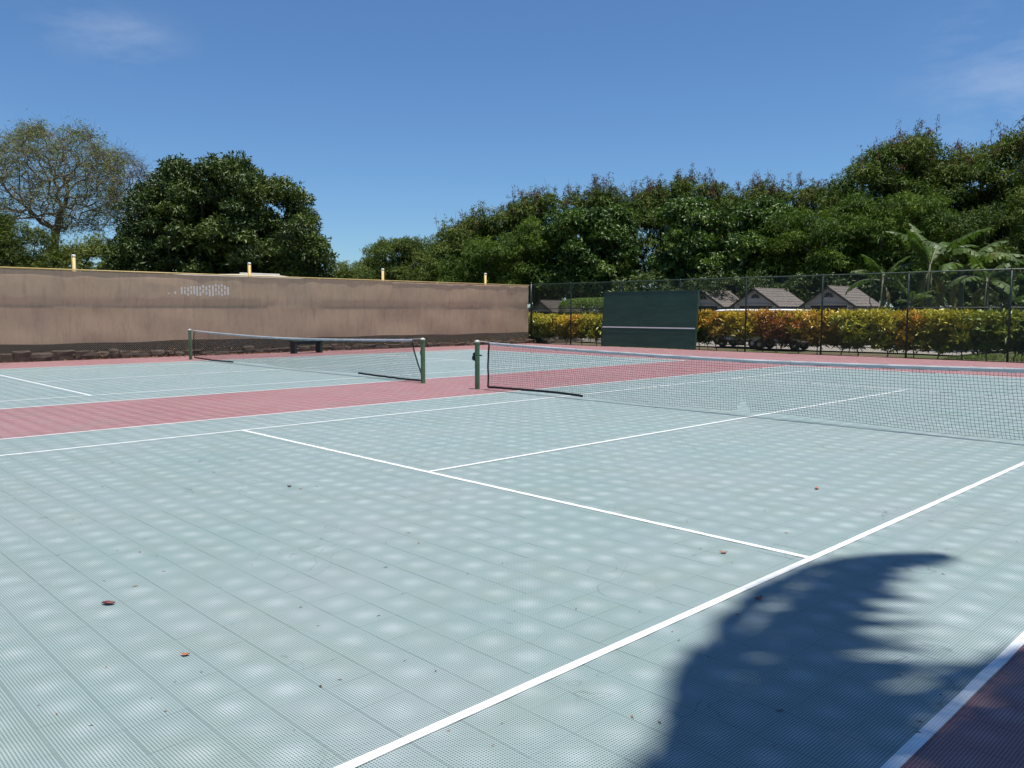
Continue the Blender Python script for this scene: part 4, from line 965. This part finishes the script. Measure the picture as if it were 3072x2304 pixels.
# ------------------------------------------------------------------ banana plants
def banana_leaf(T, base, az, el, length, droop, width, rnd0, torn=.5):
    n = 16; pts = []; p_ = np.array(base, float); a = el
    for i in range(n+1):
        pts.append(p_.copy()); a -= droop/n*(1+1.2*i/n); p_ = p_+np.array([math.cos(az)*math.cos(a), math.sin(az)*math.cos(a), math.sin(a)])*length/n
    pts = np.array(pts); side = np.array([-math.sin(az), math.cos(az), 0.]); V = []; F_ = []; R_ = []
    for s in (-1, 1):
        i = 2.0
        while i < n-.3:
            sp = .5+.9*rs.rand(); j = min(n, i+sp); 
            f = lambda t: np.array([np.interp(t, range(n+1), pts[:, k]) for k in range(3)])
            wdt = lambda t: width*math.sin(PI*min(1, max(.02, ((t-1.4)/(n-1.2)))**.75))*.5+.02
            hang = .25+.75*rs.rand()*torn; j2 = j-(.10+.25*rs.rand())*torn*(j < n)
            def edge_(t, fr):
                o = f(t); wv = wdt(t)*fr; return o+side*s*wv*math.cos(hang*fr*1.3)+np.array([0, 0, -wv*math.sin(hang*fr*1.3)+.10*wv])+(pts[min(n, int(t)+1)]-pts[int(min(t, n-1))])*fr*.9
            b = len(V); V += [f(i), f(j), edge_(i, .5), edge_(j2, .5), edge_(i+.05, 1), edge_(j2-.1, 1)]
            F_ += [(b, b+1, b+3, b+2), (b+2, b+3, b+5, b+4)]; r_ = min(1, max(0, rnd0+rs.randn()*.12)); R_ += [r_, r_]; i = j
    m_ = bpy.data.meshes.new('leaf'); m_.from_pydata([tuple(q) for q in V], [], F_); at_ = m_.attributes.new('rnd', 'FLOAT', 'FACE'); at_.data.foreach_set('value', R_); m_.update()
    o = obj('leaf', m_, L_banana, T)
    mb = MB(); mb.tube(pts, [.035*(1-i/n)+.008 for i in range(n+1)], 5); mb.build('midrib', M_bstem, o)
def banana(px, crown_py, Yb, label, nleaf, length, azs=None, elmin=.3, stem=.13):
    c = onY(px, crown_py, Yb); T = thing('banana_plant', label, 'banana plant', 'banana plants'); T.location = (c[0], c[1], 0); h = c[2]
    m_ = MB(); m_.tube([(0, 0, -.1), (.03, .02, h*.5), (0, 0, h+.1)], [stem, stem*.8, stem*.45], 10); m_.build('pseudostem', M_bstem, T, smooth=True)
    for i in range(nleaf):
        az = (azs[i] if azs and i < len(azs) else (i*2.4+rs.rand()*.6)); el = elmin+(1.35-elmin)*rs.rand()
        banana_leaf(T, (0, 0, h-.1*rs.rand()), az, el, length*(.75+.4*rs.rand()), (.35+.8*rs.rand()), length*.36, .15+.5*rs.rand(), .6)
    for i in range(4):      # dead skirt leaves
        banana_leaf(T, (0, 0, h-.25), rs.rand()*2*PI, -.3, length*.7, 1.4, length*.12, .97, 1)
rgt = math.atan2(_r[1], _r[0])
banana(2648, 838, 27.0, 'smaller banana plant behind the fence right of the right shed', 9, 2.0, [rgt, rgt+PI, rgt+.5, rgt+PI-.6, rgt+1.3, rgt-.7, rgt+PI+.5], .25)
banana(2790, 800, 28.5, 'tall banana plant with upright torn leaves', 9, 2.9, [rgt+PI*.9, rgt+1.5, rgt+PI*.6, rgt+.8, rgt-1.2], .8, .16)
banana(2885, 812, 28.0, 'tall banana plant with broad leaves arching right', 9, 2.7, [rgt+.1, rgt-.2, rgt+.3, rgt-.5, rgt+PI*.8], .35, .16)
banana(2960, 842, 26.6, 'low banana plant with one long pale leaf over the fence top', 8, 2.0, [rgt+.15, rgt-.15, rgt+.05, rgt+PI+.2], .2)
banana(2735, 905, 26.5, 'short young banana plant under the tall ones', 6, 1.2, None, .4, .09)
banana(3025, 905, 27.5, 'short young banana plant near the rightmost post', 6, 1.3, None, .4, .09)

# grass strip behind the hedge at the right
n = 9000; gx = -4.0+rs.rand(n)*12; gy = 20.6+rs.rand(n)*4.5; gp = np.stack([gx, gy, np.full(n, -.09)], 1)
leaf_mesh('grass', gp, unit(rs.randn(n, 3)*[.5, .5, .1]+[0, 0, 1]), unit(rs.randn(n, 3)), .08+.08*rs.rand(n), .014, rs.rand(n), .1, L_box)
stuff(bpy.data.objects['grass'], 'green grass strip behind the right end of the hedge')

# ------------------------------------------------------------------ coconut palm over the court's near corner (its shade falls on the court)
PH = 16.0; cot = 1/math.tan(SUN_EL); SH = np.array([math.cos(SUN_AZ), math.sin(SUN_AZ)])*cot
sc_ = np.array([6.7, -10.7]); pc = np.array([*(sc_+PH*SH), PH])
T = thing('coconut_palm', 'leaning coconut palm beside the court whose fronds shade its near right corner', 'palm'); base = np.array([12.6, -11.8, -.1]); T.location = base
pr = pc-base; m_ = MB(); m_.tube([(0, 0, 0), (pr[0]*.2+.3, pr[1]*.25, PH*.3), (pr[0]*.55+.25, pr[1]*.6, PH*.65), tuple(pr)], [.24, .17, .15, .13], 12); m_.build('trunk', M_bark, T, smooth=True)
def frond(path, rise, fall, wl, wr, wid=.10, dens=60, sl_=.8):
    """path: where the midrib's shade falls on the court; heights arch up by rise and droop by fall"""
    path = np.array(path, float); d = np.concatenate([[0], np.cumsum(np.linalg.norm(np.diff(path, axis=0), axis=1))]); n = 22; t = np.linspace(0, 1, n+1)
    g2 = np.stack([np.interp(t*d[-1], d, path[:, k]) for k in (0, 1)], 1)
    for _ in range(3): g2[1:-1] = (g2[:-2]+2*g2[1:-1]+g2[2:])/4
    hz = PH+rise*np.sin(t*PI*.7)-fall*t*t; pts = np.concatenate([g2+hz[:, None]*SH, hz[:, None]], 1)-base
    m_ = MB(); m_.tube(list(pts), [.085*(1-q)+.012 for q in t], 5); fo = m_.build('frond', M_bstem, T)
    tt = np.repeat(np.linspace(.10, 1, dens), 2); sg = np.tile([-1., 1.], dens); PP = np.stack([np.interp(tt*n, range(n+1), pts[:, k]) for k in range(3)], 1)
    tg = unit(np.gradient(pts, axis=0)); TG = np.stack([np.interp(tt*n, range(n+1), tg[:, k]) for k in range(3)], 1); SDv = unit(np.cross(TG, [0, 0, 1.]))
    N_ = len(tt); DD = unit(SDv*(np.where(sg < 0, sl_, .8)*sg)[:, None]+TG*np.where(sg < 0, 1.25-.8*sl_, .6)[:, None]+np.array([0, 0, -.45])+rs.randn(N_, 3)*.10); ln_ = np.where(sg < 0, wl, wr)*(np.sin(PI*np.clip(tt*.84+.14, 0, 1))+.12)*(.85+.3*rs.rand(N_))
    leaf_mesh('leaflets', PP, DD, np.tile([0, 0, 1.], (N_, 1)), ln_, wid, rs.rand(N_), .12, L_palm, fo)
c_ = (6.7, -10.7)
frond([c_, (5.4, -9.9), (4.80, -8.9), (4.42, -7.95), (4.20, -7.0), (4.20, -6.3), (4.65, -5.7)], .9, 1.5, .55, 1.10, .16, 84, .25)
frond([c_, (5.5, -9.9), (4.95, -9.0), (4.62, -8.2), (4.45, -7.3), (4.6, -6.6)], 1.3, 1.0, .45, .80, .16, 64, .25)
frond([c_, (5.95, -9.4), (5.42, -8.6), (5.38, -7.8), (5.58, -7.0), (6.0, -6.2)], .8, 1.4, .5, 1.1, .17, 84, .2)
frond([c_, (6.1, -9.4), (5.75, -8.6), (5.75, -7.8), (6.0, -7.0), (6.5, -6.4)], 1.2, 1.0, .45, .9, .17, 64, .4)
frond([c_, (5.9, -9.7), (5.4, -9.1), (5.1, -8.65)], 1.4, .3, .6, .8, .17, 60)
frond([c_, (5.5, -10.2), (5.05, -9.7), (4.85, -9.2)], 1.3, .5, .45, .8, .17, 60, .3)
frond([c_, (5.8, -10.0), (5.2, -9.5), (4.95, -9.0), (4.85, -8.5)], 1.7, .2, .4, .9, .17, 70, .3)
frond([c_, (6.0, -9.8), (5.5, -9.3), (5.2, -8.9)], 1.9, .1, .7, .7, .17, 60)
frond([c_, (6.2, -9.6), (5.9, -9.0), (5.7, -8.5)], 1.6, .2, .8, .8, .17, 60)
frond([c_, (6.5, -9.5), (6.4, -8.5), (6.5, -7.5), (6.8, -6.6)], 1.1, .9, .8, .8, .17, 64)
for a_ in (20, 45, 200, 230, 258, 285, 312, 340): frond([c_]+[(c_[0]+q*math.cos(math.radians(a_+6*q)), c_[1]+q*math.sin(math.radians(a_+6*q))) for q in (1.2, 2.4, 3.6)], .8+.6*rs.rand(), 1.4, .8, .8, dens=40)

# ------------------------------------------------------------------ small things lying on the court
def pod(px, py, ln_, wd, mat, label, name, rz, cat):
    c = gnd(px, py); o = MB(); vs = []; n = 9
    for i in range(n):
        u = i/(n-1); r_ = wd/2*(math.sin(PI*min(.96, max(.06, u)))**.55); x = (u-.5)*ln_
        for k in range(8): a = 2*PI*k/8; vs.append((x, r_*math.cos(a)*(1+.12*rs.randn()), .5*r_*math.sin(a)+.28*wd+.06*wd*math.sin(u*5)))
    o.add(vs, [(8*i+k, 8*i+(k+1) % 8, 8*i+8+(k+1) % 8, 8*i+8+k) for i in range(n-1) for k in range(8)]+[tuple(range(8))[::-1], tuple(8*n-8+k for k in range(8))])
    b = o.build(name, mat, None, smooth=True); b.location = (c[0], c[1], .003); b.rotation_euler = (0, 0, rz); return tag(b, label, cat)
pod(325, 1814, .072, .034, M_pod, 'dark red dry seed pod, largest thing lying on the near court', 'seed_pod', .75, 'seed pod')
def curl_leaf(px, py, ln_, mat, label, rz):
    c = gnd(px, py); o = MB(); vs = []; n = 6
    for i in range(n+1):
        u = i/n; wv = .34*ln_*math.sin(PI*min(.97, max(.03, u))); x = (u-.5)*ln_; z = .25*ln_*(2*u-1)**2*(.5+.5*rs.rand())
        vs += [(x, -wv, z+.12*ln_), (x, 0, z+.01*ln_), (x, wv, z+.10*ln_)]
    o.add(vs, [(3*i+k, 3*i+3+k, 3*i+4+k, 3*i+1+k) for i in range(n) for k in range(2)]); b = o.build('fallen_leaf', mat, None, smooth=True)
    md = b.modifiers.new('thick', 'SOLIDIFY'); md.thickness = .001
    b.location = (c[0], c[1], .004); b.rotation_euler = (0, 0, rz); return tag(b, label, 'leaf', 'fallen leaves')
curl_leaf(556, 1967, .042, M_dryleaf, 'curled orange brown leaf on the court left of the thick white line', .9)
curl_leaf(2170, 1660, .05, M_dryleaf, 'tan dry leaf on the court near the palm shadow tip', .3)
curl_leaf(2275, 1798, .05, M_dryleaf, 'brown leaf in the palm shadow just past the white line', 1.3)
curl_leaf(868, 1461, .05, M_barkd, 'dark crumb of leaf on the court below the service line', .2)
curl_leaf(2450, 1468, .06, M_dryleaf, 'small brown leaf on the court below the torn net', 2.0)
n = 120; px_ = rs.rand(n)*3072; py_ = 1270+rs.rand(n)**1.3*980; cp = np.array([gnd(a, b) for a, b in zip(px_, py_)]); cp[:, 2] = .005
leaf_mesh('court_debris', cp, unit(rs.randn(n, 3)*[1, 1, .12]), unit(rs.randn(n, 3)*.3+[0, 0, 1]), .012+.035*rs.rand(n)**2, .004+.006*rs.rand(n), rs.rand(n)*.5, .2, L_litter)
stuff(bpy.data.objects['court_debris'], 'tiny twigs and leaf crumbs strewn over the court')
